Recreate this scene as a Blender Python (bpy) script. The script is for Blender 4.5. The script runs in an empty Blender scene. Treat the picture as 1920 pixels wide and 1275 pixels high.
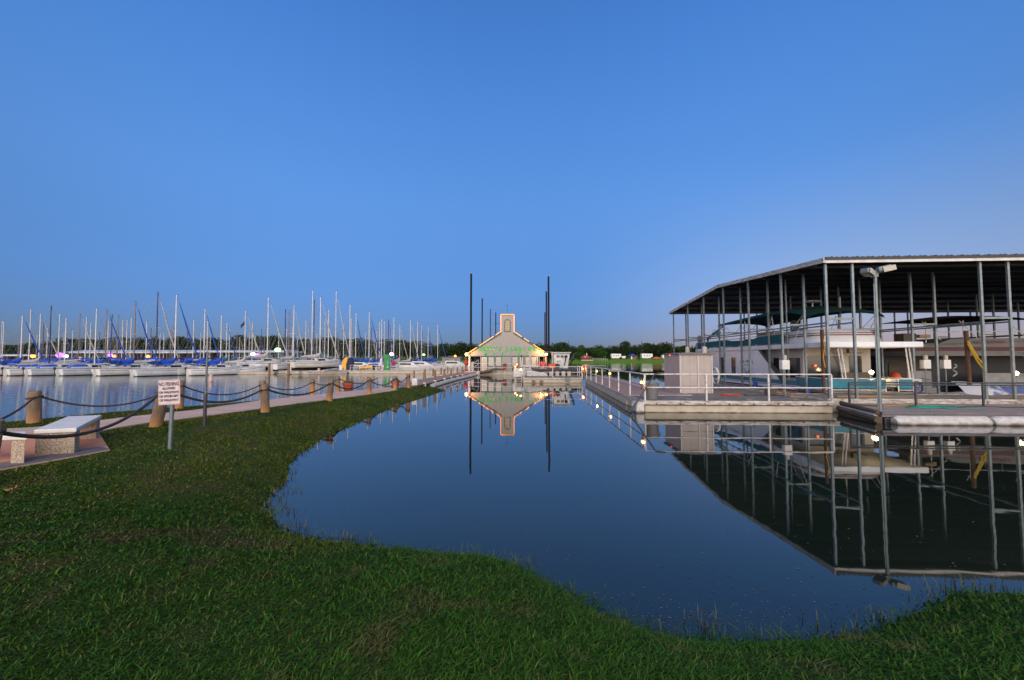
import bpy, math, random
import numpy as np
from mathutils import Vector, Matrix
R = math.radians
rng = random.Random(7)
npr = np.random.default_rng(11)
scene = bpy.context.scene
COL = scene.collection
# ---------------------------------------------------------------- camera maths
F, PXC, PYC, CZ = 760.0, 960.0, 637.5, 2.17
PITCH = math.atan(34.5 / F)
def ray(px, py):
    x, y = (px - PXC) / F, (PYC - py) / F
    s, c = math.sin(PITCH), math.cos(PITCH)
    return Vector((x, c - y * s, y * c + s))
def at(px, py, z=0.0):
    d = ray(px, py); t = (z - CZ) / d.z
    return Vector((d.x * t, d.y * t, z))
def atY(px, py, Y):
    d = ray(px, py); t = Y / d.y
    return Vector((d.x * t, Y, CZ + d.z * t))
# ---------------------------------------------------------------- mesh builder
ORG = {}
class MB:
    def __init__(s): s.v, s.f, s.m = [], [], []
    def add(s, vs, fs, mi=0):
        o = len(s.v); s.v += [tuple(p) for p in vs]
        s.f += [tuple(i + o for i in f) for f in fs]; s.m += [mi] * len(fs)
        return s
    def box(s, x0, x1, y0, y1, z0, z1, mi=0):
        vs = [(x, y, z) for x in (x0, x1) for y in (y0, y1) for z in (z0, z1)]
        return s.add(vs, [(0, 1, 3, 2), (4, 6, 7, 5), (0, 4, 5, 1), (2, 3, 7, 6), (0, 2, 6, 4), (1, 5, 7, 3)], mi)
    def cbox(s, c, size, rz=0, mi=0, rx=0, ry=0):
        M = Matrix.Rotation(rz, 3, 'Z') @ Matrix.Rotation(ry, 3, 'Y') @ Matrix.Rotation(rx, 3, 'X')
        h = Vector(size) / 2; c = Vector(c)
        vs = [c + M @ Vector((x * h.x, y * h.y, z * h.z)) for x in (-1, 1) for y in (-1, 1) for z in (-1, 1)]
        return s.add(vs, [(0, 1, 3, 2), (4, 6, 7, 5), (0, 4, 5, 1), (2, 3, 7, 6), (0, 2, 6, 4), (1, 5, 7, 3)], mi)
    def tube(s, pts, r, n=8, mi=0, closed=False, cap=True):
        pts = [Vector(p) for p in pts]; k = len(pts)
        rs = r if isinstance(r, (list, tuple)) else [r] * k
        vs, fs = [], []
        for i, p in enumerate(pts):
            a = pts[(i - 1) % k] if (closed or i > 0) else p
            b = pts[(i + 1) % k] if (closed or i < k - 1) else p
            t = (b - a); t = t.normalized() if t.length > 1e-9 else Vector((0, 0, 1))
            u = t.cross(Vector((0, 0, 1)) if abs(t.z) < .95 else Vector((1, 0, 0))).normalized(); w = u.cross(t)
            for j in range(n):
                q = 2 * math.pi * j / n
                vs.append(p + (u * math.cos(q) + w * math.sin(q)) * rs[i])
        for i in range(k if closed else k - 1):
            i2 = (i + 1) % k
            for j in range(n):
                j2 = (j + 1) % n
                fs.append((i * n + j, i * n + j2, i2 * n + j2, i2 * n + j))
        if not closed and cap:
            fs.append(tuple(range(n))[::1]); fs.append(tuple((k - 1) * n + j for j in range(n))[::-1])
        return s.add(vs, fs, mi)
    def cyl(s, p0, p1, r0, r1=None, n=10, mi=0):
        return s.tube([p0, p1], [r0, r0 if r1 is None else r1], n, mi)
    def lathe(s, c, prof, n=16, mi=0):
        c = Vector(c); vs, fs = [], []
        for r, z in prof:
            for j in range(n):
                q = 2 * math.pi * j / n
                vs.append((c.x + r * math.cos(q), c.y + r * math.sin(q), c.z + z))
        for i in range(len(prof) - 1):
            for j in range(n):
                j2 = (j + 1) % n
                fs.append((i * n + j, i * n + j2, (i + 1) * n + j2, (i + 1) * n + j))
        fs.append(tuple(range(n))[::-1]); fs.append(tuple((len(prof) - 1) * n + j for j in range(n)))
        return s.add(vs, fs, mi)
    def sph(s, c, r, n=10, mi=0, sc=(1, 1, 1)):
        prof = [(max(.001, math.sin(math.pi * i / n)) * r, -math.cos(math.pi * i / n) * r) for i in range(n + 1)]
        o = len(s.v); s.lathe((0, 0, 0), prof, n + 4, mi)
        for i in range(o, len(s.v)):
            x, y, z = s.v[i]; s.v[i] = (c[0] + x * sc[0], c[1] + y * sc[1], c[2] + z * sc[2])
        return s
    def ext(s, poly, vec, mi=0):
        vec = Vector(vec); a = [Vector(p) for p in poly]; n = len(a)
        vs = a + [p + vec for p in a]
        fs = [tuple(range(n))[::-1], tuple(range(n, 2 * n))] + [(i, (i + 1) % n, n + (i + 1) % n, n + i) for i in range(n)]
        return s.add(vs, fs, mi)
    def prism(s, poly, z0, z1, mi=0):
        return s.ext([(p[0], p[1], z0) for p in poly], (0, 0, z1 - z0), mi)
    def grid(s, rows, mi=0, closed=False):
        n = len(rows[0]); vs = [p for r in rows for p in r]; fs = []
        for i in range(len(rows) - 1):
            for j in range(n if closed else n - 1):
                j2 = (j + 1) % n
                fs.append((i * n + j, i * n + j2, (i + 1) * n + j2, (i + 1) * n + j))
        return s.add(vs, fs, mi)
    def mesh(s, name, mats, off=(0, 0, 0), smooth=None):
        me = bpy.data.meshes.new(name)
        ox, oy, oz = off
        me.from_pydata([(x - ox, y - oy, z - oz) for x, y, z in s.v], [], s.f)
        for m in (mats if isinstance(mats, (list, tuple)) else [mats]): me.materials.append(m)
        me.polygons.foreach_set('material_index', s.m)
        me.update()
        if smooth:
            me.polygons.foreach_set('use_smooth', [True] * len(me.polygons))
            me.set_sharp_from_angle(angle=R(smooth))
        return me
def tag(o, label=None, cat=None, group=None, kind=None):
    if label: o['label'] = label
    if cat: o['category'] = cat
    if group: o['group'] = group
    if kind: o['kind'] = kind
    return o
def thing(name, label, cat, loc=(0, 0, 0), group=None, rz=0):
    o = bpy.data.objects.new(name, None); COL.objects.link(o)
    o.empty_display_size = .3; o.location = loc; o.rotation_euler = (0, 0, rz)
    ORG[o] = tuple(loc)
    return tag(o, label, cat, group)
def part(mb, name, mats, parent, smooth=None, bevel=0, label=None):
    me = mb.mesh(name, mats, ORG[parent], smooth)
    o = bpy.data.objects.new(name, me); COL.objects.link(o); o.parent = parent; ORG[o] = ORG[parent]
    if bevel:
        b = o.modifiers.new('bevel', 'BEVEL'); b.width = bevel; b.segments = 2; b.limit_method = 'ANGLE'
    if label: o['label'] = label
    return o
def solo(mb, name, mats, label=None, cat=None, group=None, kind=None, smooth=None, bevel=0):
    a = np.array(mb.v); lo, hi = a.min(0), a.max(0)
    loc = ((lo[0] + hi[0]) / 2, (lo[1] + hi[1]) / 2, lo[2]) if kind not in ('structure', 'stuff') else (0, 0, 0)
    me = mb.mesh(name, mats, loc, smooth)
    o = bpy.data.objects.new(name, me); COL.objects.link(o); o.location = loc
    if bevel:
        b = o.modifiers.new('bevel', 'BEVEL'); b.width = bevel; b.segments = 2; b.limit_method = 'ANGLE'
    return tag(o, label, cat, group, kind)
def text_mb(txt, size, depth=.01, xs=1.0, space=1.0, off=0):
    cu = bpy.data.curves.new('txt', 'FONT'); cu.body = txt; cu.size = size; cu.extrude = depth / 2
    cu.offset = off; cu.align_x = 'CENTER'; cu.space_character = space; cu.resolution_u = 3
    ob = bpy.data.objects.new('txt', cu); COL.objects.link(ob)
    dg = bpy.context.evaluated_depsgraph_get()
    me = bpy.data.meshes.new_from_object(ob.evaluated_get(dg))
    mb = MB(); mb.add([(v.co.x * xs, v.co.y, v.co.z) for v in me.vertices], [tuple(p.vertices) for p in me.polygons])
    bpy.data.objects.remove(ob); bpy.data.curves.remove(cu); bpy.data.meshes.remove(me)
    return mb
def xf(mb, M):
    mb.v = [tuple(M @ Vector(p)) for p in mb.v]; return mb
def numpy_mesh(name, verts, loops, sizes, mat, kind_smooth=False):
    me = bpy.data.meshes.new(name)
    nv, nl, nf = len(verts), len(loops), len(sizes)
    me.vertices.add(nv); me.vertices.foreach_set('co', np.asarray(verts, np.float32).ravel())
    me.loops.add(nl); me.loops.foreach_set('vertex_index', np.asarray(loops, np.int32))
    me.polygons.add(nf)
    st = np.concatenate([[0], np.cumsum(sizes)[:-1]]).astype(np.int32)
    me.polygons.foreach_set('loop_start', st)
    me.polygons.foreach_set('use_smooth', np.full(nf, kind_smooth))
    me.update(calc_edges=True); me.validate()
    me.materials.append(mat)
    return me
# ---------------------------------------------------------------- materials
def nt(name):
    m = bpy.data.materials.new(name); m.use_nodes = True
    t = m.node_tree; b = t.nodes['Principled BSDF']
    return m, t, b
def c4(c): return (c[0], c[1], c[2], 1)
def ramp(t, stops, interp='LINEAR'):
    r = t.nodes.new('ShaderNodeValToRGB'); e = r.color_ramp.elements; r.color_ramp.interpolation = interp
    while len(e) < len(stops): e.new(.5)
    for x, (p, c) in zip(e, stops): x.position = p; x.color = c4(c)
    return r
def pm(name, c1, c2=None, scale=4, rough=.6, metal=0, bump=0, bscale=None, stretch=(1, 1, 1), detail=5, lo=.35, hi=.65, dirt=None, spec=.5):
    """painted/wood/metal surface: two tones mixed by noise, optional waterline dirt (z0,z1,colour), optional bump"""
    m, t, b = nt(name); L = t.links.new
    b.inputs['Roughness'].default_value = rough; b.inputs['Metallic'].default_value = metal
    b.inputs['Specular IOR Level'].default_value = spec
    tc = t.nodes.new('ShaderNodeTexCoord'); mp = t.nodes.new('ShaderNodeMapping')
    mp.inputs['Scale'].default_value = stretch; L(tc.outputs['Object'], mp.inputs[0])
    n = t.nodes.new('ShaderNodeTexNoise'); n.inputs['Scale'].default_value = scale; n.inputs['Detail'].default_value = detail
    n.inputs['Roughness'].default_value = .65
    L(mp.outputs[0], n.inputs['Vector'])
    r = ramp(t, [(lo, c1), (hi, c2 or tuple(x * .8 for x in c1))]); L(n.outputs[0], r.inputs[0])
    out = r.outputs[0]
    if dirt:
        z0, z1, dc = dirt
        g = t.nodes.new('ShaderNodeNewGeometry'); s = t.nodes.new('ShaderNodeSeparateXYZ'); L(g.outputs['Position'], s.inputs[0])
        n2 = t.nodes.new('ShaderNodeTexNoise'); n2.inputs['Scale'].default_value = 3; n2.inputs['Detail'].default_value = 6
        L(g.outputs['Position'], n2.inputs['Vector'])
        ma = t.nodes.new('ShaderNodeMath'); ma.operation = 'MULTIPLY_ADD'; ma.inputs[1].default_value = (z1 - z0) * 1.2; ma.inputs[2].default_value = -(z1 - z0) * .6
        L(n2.outputs[0], ma.inputs[0])
        ad = t.nodes.new('ShaderNodeMath'); ad.operation = 'ADD'; L(s.outputs[2], ad.inputs[0]); L(ma.outputs[0], ad.inputs[1])
        mr = t.nodes.new('ShaderNodeMapRange'); mr.inputs[1].default_value = z0; mr.inputs[2].default_value = z1
        mr.inputs[3].default_value = 1; mr.inputs[4].default_value = 0; L(ad.outputs[0], mr.inputs[0])
        mx = t.nodes.new('ShaderNodeMix'); mx.data_type = 'RGBA'; mx.inputs[7].default_value = c4(dc)
        L(mr.outputs[0], mx.inputs[0]); L(out, mx.inputs[6]); out = mx.outputs[2]
    L(out, b.inputs['Base Color'])
    if bump:
        n3 = t.nodes.new('ShaderNodeTexNoise'); n3.inputs['Scale'].default_value = bscale or scale * 4; n3.inputs['Detail'].default_value = 6
        L(mp.outputs[0], n3.inputs['Vector'])
        bp = t.nodes.new('ShaderNodeBump'); bp.inputs['Strength'].default_value = bump; bp.inputs['Distance'].default_value = .02
        L(n3.outputs[0], bp.inputs['Height']); L(bp.outputs[0], b.inputs['Normal'])
    return m
def em(name, c, s):
    m, t, b = nt(name)
    b.inputs['Base Color'].default_value = c4(c); b.inputs['Emission Color'].default_value = c4(c)
    b.inputs['Emission Strength'].default_value = s
    return m
def wavey(name, c1, c2, axis, scale, rough=.6, bump=.5, metal=0):
    """boards / siding / corrugation: bands along one axis in object space"""
    m, t, b = nt(name); L = t.links.new
    b.inputs['Roughness'].default_value = rough; b.inputs['Metallic'].default_value = metal
    tc = t.nodes.new('ShaderNodeTexCoord'); w = t.nodes.new('ShaderNodeTexWave')
    w.wave_type = 'BANDS'; w.bands_direction = axis; w.wave_profile = 'SAW'; w.inputs['Scale'].default_value = scale
    w.inputs['Distortion'].default_value = 0
    L(tc.outputs['Object'], w.inputs['Vector'])
    n = t.nodes.new('ShaderNodeTexNoise'); n.inputs['Scale'].default_value = 2.5; n.inputs['Detail'].default_value = 8; L(tc.outputs['Object'], n.inputs['Vector'])
    r = ramp(t, [(.3, c1), (.7, c2)]); L(n.outputs[0], r.inputs[0])
    rr = ramp(t, [(0, (.35, .35, .35)), (.08, (1, 1, 1))]); L(w.outputs[0], rr.inputs[0])
    mx = t.nodes.new('ShaderNodeMix'); mx.data_type = 'RGBA'; mx.blend_type = 'MULTIPLY'; mx.inputs[0].default_value = .8
    L(r.outputs[0], mx.inputs[6]); L(rr.outputs[0], mx.inputs[7]); L(mx.outputs[2], b.inputs['Base Color'])
    bp = t.nodes.new('ShaderNodeBump'); bp.inputs['Strength'].default_value = bump; bp.inputs['Distance'].default_value = .02
    L(w.outputs[0], bp.inputs['Height']); L(bp.outputs[0], b.inputs['Normal'])
    return m
M = {}
M['white'] = pm('white_paint', (.62, .6, .58), (.48, .45, .42), 3, .45)
M['gel'] = pm('white_gelcoat', (.66, .64, .62), (.55, .53, .5), 1.2, .25)
M['rail'] = pm('railing_paint', (.6, .57, .55), (.33, .22, .15), 7, .5, lo=.48, hi=.72)
M['steel'] = pm('galvanised_steel', (.20, .235, .235), (.13, .155, .16), 5, .45, metal=.5)
M['dark'] = pm('dark_metal', (.025, .026, .03), (.05, .05, .055), 6, .5)
M['black'] = pm('black_rubber', (.012, .012, .014), (.03, .03, .03), 6, .6)
M['glass'] = pm('dark_glass', (.012, .015, .02), (.03, .035, .04), .7, .08)
M['deck'] = wavey('deck_boards', (.10, .085, .075), (.21, .185, .165), 'Y', 1.6, .8, .7)
M['deckx'] = wavey('walkway_boards', (.22, .14, .115), (.29, .195, .165), 'Y', 2.2, .8, .7)
M['conc'] = pm('concrete', (.33, .30, .29), (.24, .21, .205), 3, .85, bump=.3, bscale=40)
M['float'] = pm('float_side', (.50, .44, .345), (.35, .275, .185), 2.2, .8, bump=.5, bscale=9, dirt=(.0, .05, (.08, .05, .02)), hi=.8)
M['trim'] = pm('dock_trim', (.58, .55, .52), (.24, .17, .12), 3.5, .6, stretch=(1, 1, 4))
M['foam'] = pm('white_foam', (.55, .53, .5), (.38, .35, .32), 5, .85, bump=.9, bscale=10, dirt=(.0, .1, (.06, .04, .03)))
M['timber'] = pm('wet_timber', (.13, .085, .05), (.05, .035, .022), 5, .85, bump=.6, stretch=(1, 1, 6))
M['post'] = pm('fence_post_wood', (.22, .145, .09), (.10, .07, .045), 7, .85, bump=.7, bscale=24, stretch=(1, 1, .25), dirt=(.35, .85, (.46, .20, .06)))
M['brownpost'] = pm('gangway_post_wood', (.23, .14, .085), (.14, .09, .06), 5, .85, bump=.5, stretch=(1, 1, .3))
M['rope'] = pm('tarred_rope', (.075, .045, .035), (.035, .022, .018), 40, .9, bump=.8, bscale=90)
M['pile'] = pm('black_pile', (.008, .008, .010), (.016, .015, .017), 3, .8, spec=.15)
M['pilebrown'] = pm('rusty_pile', (.035, .02, .017), (.018, .014, .014), 3, .8, spec=.15)
M['blue'] = pm('blue_canvas', (.008, .085, .50), (.006, .055, .34), 3, .75, bump=.5, bscale=8)
M['navy'] = pm('navy_canvas', (.008, .012, .05), (.006, .008, .03), 3, .75, bump=.4)
M['cream'] = pm('cream_canvas', (.5, .47, .42), (.38, .36, .33), 3, .8, bump=.5)
M['grey'] = pm('grey_canvas', (.27, .26, .25), (.2, .19, .185), 3, .8, bump=.5)
M['teal'] = pm('teal_canvas', (.004, .11, .14), (.003, .075, .10), 2, .7, bump=.5, bscale=6)
M['tealpanel'] = pm('teal_panel', (.005, .16, .22), (.004, .12, .17), 2, .35)
M['green'] = pm('dark_green_canvas', (.004, .06, .05), (.003, .04, .035), 2, .75, bump=.4)
M['mast'] = pm('silver_mast', (.55, .53, .52), (.46, .44, .43), 2, .3, metal=.2)
M['mastdark'] = pm('dark_blue_mast', (.005, .010, .10), (.006, .012, .085), 2, .4)
M['mastwood'] = pm('brownish_mast', (.2, .14, .14), (.15, .11, .11), 2, .4)
M['wire'] = pm('rigging_wire', (.16, .16, .17), (.12, .12, .13), 2, .4, metal=.3)
M['orange'] = pm('orange_paint', (.65, .08, .01), (.5, .055, .01), 3, .5)
M['red'] = pm('red_paint', (.42, .012, .012), (.3, .01, .01), 3, .5)
M['yellow'] = pm('yellow_plastic', (.72, .36, .01), (.6, .28, .01), 3, .4)
M['terra'] = pm('terracotta', (.42, .075, .04), (.33, .06, .035), 4, .75)
M['leaf'] = pm('pot_leaves', (.03, .09, .015), (.12, .13, .02), 9, .7)
M['lime'] = pm('green_paint', (.004, .2, .045), (.003, .15, .035), 2, .4)
M['bluep'] = pm('blue_plastic', (.005, .05, .35), (.004, .03, .25), 3, .5)
M['shed'] = wavey('shed_panel', (.37, .31, .28), (.32, .27, .245), 'X', .9, .5, .2)
M['shedside'] = wavey('shed_side_panel', (.37, .31, .28), (.32, .27, .245), 'Y', .9, .5, .2)
M['shedroof'] = pm('shed_roof', (.16, .13, .125), (.12, .1, .1), 3, .6)
M['siding'] = wavey('lap_siding', (.305, .278, .255), (.275, .252, .232), 'Z', 2.2, .6, .35)
M['slate'] = pm('slate_trim', (.03, .085, .1), (.025, .065, .08), 3, .5)
M['roofgrey'] = pm('shingle_roof', (.05, .055, .06), (.035, .04, .045), 6, .85)
M['curtain'] = wavey('pale_curtain', (.55, .5, .43), (.5, .45, .38), 'X', 6, .8, .3)
M['amberpane'] = pm('amber_pane', (.26, .18, .07), (.20, .14, .06), 3, .2)
M['glaze'] = pm('window_pale_glazing', (.40, .36, .29), (.34, .30, .24), 2, .12)
M['rooftop'] = wavey('corrugated_roof', (.05, .052, .055), (.035, .037, .04), 'X', 2.0, .5, .8, .3)
M['roofwhite'] = pm('white_metal_roof', (.5, .52, .56), (.4, .42, .46), 1, .45)
M['brick'] = pm('reddish_wall', (.17, .055, .045), (.12, .04, .035), 2, .8)
M['houseboat'] = pm('houseboat_white', (.68, .69, .70), (.58, .59, .61), 1.0, .3)
M['beige'] = pm('beige_panel', (.52, .47, .40), (.45, .40, .345), 1.5, .5)
M['wicker'] = pm('brown_wicker', (.11, .085, .06), (.07, .05, .04), 30, .8, bump=.6)
M['maroon'] = pm('maroon_stripe', (.16, .012, .02), (.12, .01, .018), 2, .4)
M['ink'] = pm('dark_lettering', (.02, .02, .06), (.03, .03, .08), 5, .5)
M['signface'] = pm('sign_face', (.62, .5, .47), (.55, .42, .40), 4, .5)
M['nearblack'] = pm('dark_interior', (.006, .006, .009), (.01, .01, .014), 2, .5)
M['dimred'] = pm('dim_red_stripe', (.07, .010, .012), (.05, .008, .01), 2, .6)  # stripe red darkened in colour to imitate shade under the shelter roof
M['dim'] = pm('dim_beige_panel', (.135, .122, .11), (.10, .09, .082), 1.2, .6)  # beige panel with the shelter's shade put into its colour
M['pink'] = pm('faded_red_ink', (.3, .1, .1), (.2, .06, .07), 8, .6)
M['gold'] = pm('golden_hose', (.55, .36, .03), (.42, .26, .02), 8, .6)
M['darkbark'] = pm('far_bark', (.018, .014, .011), (.012, .01, .009), 5, .9)
M['plank'] = pm('new_plank', (.32, .2, .09), (.24, .15, .07), 5, .8, stretch=(.2, 4, 4))
M['neon'] = em('neon_green_letters', (.003, .34, .028), .085)
M['neony'] = em('neon_yellow_bulb', (.8, .7, .05), 0.5)
M['warmtube'] = em('warm_light_string', (1, .33, .045), .6)
M['bulb'] = em('warm_bulb', (1, .45, .1), 5)
M['globe'] = em('dock_globe', (1, .42, .08), 2.2)
M['cool'] = em('cool_flood', (.75, .7, 1), 1.6)
M['greenbulb'] = em('green_bulb', (.4, 1, .25), 1.3)
M['violet'] = em('violet_flood', (.55, .12, 1), .9)
M['amber'] = em('amber_flood', (1, .24, .03), 1.3)
M['redlamp'] = em('red_lamp', (1, .08, .02), 1.2)

SKY_TINT = [(0, (.10, .125, .32)), (.08, (.135, .17, .345)), (.16, (.188, .238, .395)), (.25, (.255, .315, .46)), (.35, (.355, .43, .595)), (.48, (.39, .52, .715)), (.65, (.396, .61, .91)), (1, (.40, .61, .93))]
SKY_STRENGTH = .096
SUN_E = 1.65
LR0, LR1 = .90, 1.1

# ---------------------------------------------------------------- camera, sky, sun
cam = bpy.data.cameras.new('camera'); cam.sensor_width = 36; cam.lens = F / 1920 * 36; cam.clip_end = 6000; cam.clip_start = .05
co = bpy.data.objects.new('camera', cam); COL.objects.link(co); co.location = (0, 0, CZ)
co.rotation_euler = (R(90) + PITCH, 0, 0); scene.camera = co
SUN_EL, SUN_AZ = R(7.0), R(180)          # just above the horizon, behind the camera and a little to its left
w = bpy.data.worlds.new('World'); scene.world = w; w.use_nodes = True
t = w.node_tree; bg = t.nodes['Background']; L = t.links.new
sky = t.nodes.new('ShaderNodeTexSky'); sky.sky_type = 'NISHITA'; sky.sun_disc = False
sky.sun_elevation = SUN_EL; sky.sun_rotation = SUN_AZ; sky.altitude = 150; sky.air_density = 1.0; sky.dust_density = .3; sky.ozone_density = 3.0
tc = t.nodes.new('ShaderNodeTexCoord'); sx = t.nodes.new('ShaderNodeSeparateXYZ'); L(tc.outputs['Generated'], sx.inputs[0])
# evening colour of the clear air by height above the horizon (tints the physical sky)
rp = ramp(t, SKY_TINT, 'B_SPLINE'); L(sx.outputs[2], rp.inputs[0])
mx = t.nodes.new('ShaderNodeMix'); mx.data_type = 'RGBA'; mx.blend_type = 'MULTIPLY'; mx.inputs[0].default_value = 1
L(sky.outputs[0], mx.inputs[6]); L(rp.outputs[0], mx.inputs[7])
# the sky is a little brighter to the left, with a pinkish belt low on the right
def mrw(src, a, b_, c, d):
    n = t.nodes.new('ShaderNodeMapRange'); n.interpolation_type = 'SMOOTHSTEP'
    for i, q in enumerate((a, b_, c, d)): n.inputs[1 + i].default_value = q
    L(src, n.inputs[0]); return n.outputs[0]
ab = t.nodes.new('ShaderNodeMath'); ab.operation = 'ABSOLUTE'; L(sx.outputs[0], ab.inputs[0]); lr = mrw(ab.outputs[0], .05, .75, LR0, LR1)
m2 = t.nodes.new('ShaderNodeVectorMath'); m2.operation = 'SCALE'; L(mx.outputs[2], m2.inputs[0]); L(lr, m2.inputs['Scale'])
mm = t.nodes.new('ShaderNodeMath'); mm.operation = 'MULTIPLY'; L(mrw(sx.outputs[0], .08, .72, 0, 1), mm.inputs[0]); L(mrw(sx.outputs[2], .42, .08, 0, 1), mm.inputs[1])
m3 = t.nodes.new('ShaderNodeMix'); m3.data_type = 'RGBA'; m3.blend_type = 'MULTIPLY'; m3.inputs[7].default_value = (2.6, 1.5, 1.06, 1)
L(mm.outputs[0], m3.inputs[0]); L(m2.outputs[0], m3.inputs[6]); L(m3.outputs[2], bg.inputs[0])
bg.inputs[1].default_value = SKY_STRENGTH
sun = bpy.data.lights.new('sun', 'SUN'); sun.energy = SUN_E; sun.angle = R(110); sun.color = (1, .86, .70)
so = bpy.data.objects.new('sun', sun); COL.objects.link(so)
sd_ = Vector((math.sin(SUN_AZ) * math.cos(SUN_EL), math.cos(SUN_AZ) * math.cos(SUN_EL), math.sin(SUN_EL)))
so.rotation_euler = (-sd_).to_track_quat('-Z', 'Y').to_euler()
so.location = (0, -20, 30)
scene.view_settings.view_transform = 'Standard'; scene.view_settings.look = 'None'
scene.view_settings.exposure = 2.1; scene.view_settings.gamma = 1
scene.render.engine = 'CYCLES'; scene.cycles.use_denoising = True
scene.cycles.max_bounces = 6; scene.cycles.diffuse_bounces = 2; scene.cycles.glossy_bounces = 3; scene.cycles.transmission_bounces = 2
scene.cycles.sample_clamp_indirect = 4; scene.cycles.caustics_reflective = False; scene.cycles.caustics_refractive = False
def lamp(p, energy, color=(1, .55, .2), r=.08):
    l = bpy.data.lights.new('lamp_light', 'POINT'); l.energy = energy; l.color = color; l.shadow_soft_size = r
    o = bpy.data.objects.new('lamp_light', l); COL.objects.link(o); o.location = p
    return o
# ---------------------------------------------------------------- water
m, t, b = nt('lake_water'); L = t.links.new
b.inputs['Base Color'].default_value = (.022, .024, .021, 1); b.inputs['Roughness'].default_value = .02; b.inputs['IOR'].default_value = 1.6
g = t.nodes.new('ShaderNodeNewGeometry'); sx = t.nodes.new('ShaderNodeSeparateXYZ'); L(g.outputs['Position'], sx.inputs[0])
def mr(src, a, b_, c=0, d=1):
    n = t.nodes.new('ShaderNodeMapRange'); n.inputs[1].default_value = a; n.inputs[2].default_value = b_
    n.inputs[3].default_value = c; n.inputs[4].default_value = d; n.interpolation_type = 'SMOOTHSTEP'; L(src, n.inputs[0]); return n.outputs[0]
def mth(op, a, b_):
    n = t.nodes.new('ShaderNodeMath'); n.operation = op
    for i, x in enumerate((a, b_)):
        if isinstance(x, (int, float)): n.inputs[i].default_value = x
        else: L(x, n.inputs[i])
    return n.outputs[0]
openw = mth('MULTIPLY', mr(sx.outputs[0], -6.5, -9.5), mr(sx.outputs[1], 5, 9))      # rippled marina side, glassy flooded cove
far = mr(sx.outputs[1], 60, 110)
msk = mth('MAXIMUM', openw, far)
def noise(scale, st, det=3):
    mp = t.nodes.new('ShaderNodeMapping'); mp.inputs['Scale'].default_value = st; L(g.outputs['Position'], mp.inputs[0])
    n = t.nodes.new('ShaderNodeTexNoise'); n.inputs['Scale'].default_value = scale; n.inputs['Detail'].default_value = det; L(mp.outputs[0], n.inputs['Vector'])
    return n.outputs[0]
h1 = mth('MULTIPLY', mth('ADD', noise(1.0, (.7, 2.4, 1)), mth('MULTIPLY', noise(4.0, (.6, 2.2, 1)), .25)), msk)
h2 = mth('MULTIPLY', noise(.9, (1, 1.3, 1), 2), .16)
hh = mth('ADD', mth('MULTIPLY', h1, 1.1), h2)
bp = t.nodes.new('ShaderNodeBump'); bp.inputs['Strength'].default_value = .22; bp.inputs['Distance'].default_value = .05
L(hh, bp.inputs['Height']); L(bp.outputs[0], b.inputs['Normal'])
mud = ramp(t, [(.3, (.007, .013, .009)), (.7, (.013, .019, .012))]); L(noise(.35, (1, 1, 1), 4), mud.inputs[0]); L(mud.outputs[0], b.inputs['Base Color'])
M['water'] = m
mb = MB(); mb.add([(-3000, -60, 0), (3000, -60, 0), (3000, 4000, 0), (-3000, 4000, 0)], [(0, 1, 2, 3)])
solo(mb, 'lake_water', M['water'], kind='structure')
# ---------------------------------------------------------------- banks
cove = [(1920, 1122), (1860, 1121), (1800, 1120), (1745, 1140), (1690, 1165), (1640, 1188), (1600, 1200), (1520, 1208), (1440, 1212), (1350, 1210), (1280, 1204), (1210, 1192), (1160, 1172),
        (1120, 1150), (1080, 1127), (1040, 1104), (1010, 1088), (985, 1074), (945, 1063), (900, 1055), (850, 1049), (800, 1042), (740, 1031), (690, 1026), (650, 1021), (615, 1017), (580, 1012), (545, 1006),
        (522, 996), (514, 980), (505, 966), (492, 955), (496, 940), (502, 928), (520, 912), (535, 898), (534, 884), (540, 870), (556, 852), (578, 838), (602, 824), (650, 800), (700, 778), (750, 758), (800, 742), (828, 733.5)]
SH = [(p.x, p.y) for p in (at(x, y, 0) for x, y in cove)]
SH = [(60, -2), (30, 2.2), (9, 3.3)] + SH + [(-4.7, 28.0), (-5.6, 28.4), (-6.9, 27.9), (-8.1, 26.2), (-9.5, 22.0), (-10.7, 18.0), (-12.2, 14.9), (-13.2, 13.1), (-14.1, 11.6), (-15.6, 10.6), (-20, 8.6), (-30, 5), (-60, 0), (-60, -40), (60, -40)]
SH = np.array(SH)
def zpath(y): return .5 - .12 * min(1, max(0, (y - 9) / 17))
def atp(px, py):
    z = .5
    for _ in range(4): p = at(px, py, z); z = zpath(p.y)
    return Vector((p.x, p.y, z))
PL = [atp(*q) for q in [(-260, 830), (0, 804), (60, 801), (94, 798), (110, 796), (186, 788), (225, 783), (290, 776), (360, 769), (500, 749), (590, 740), (660, 732.5), (730, 725.5)]]
PR = [atp(*q) for q in [(-260, 915), (0, 879), (131, 856), (206, 842), (199, 834), (184, 808), (225, 800), (290, 790), (360, 782), (500, 764), (605, 750), (690, 739), (745, 730.5)]]
POLY_PATH = np.array([(p.x, p.y) for p in PL] + [(p.x, p.y) for p in PR[::-1]])
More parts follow.
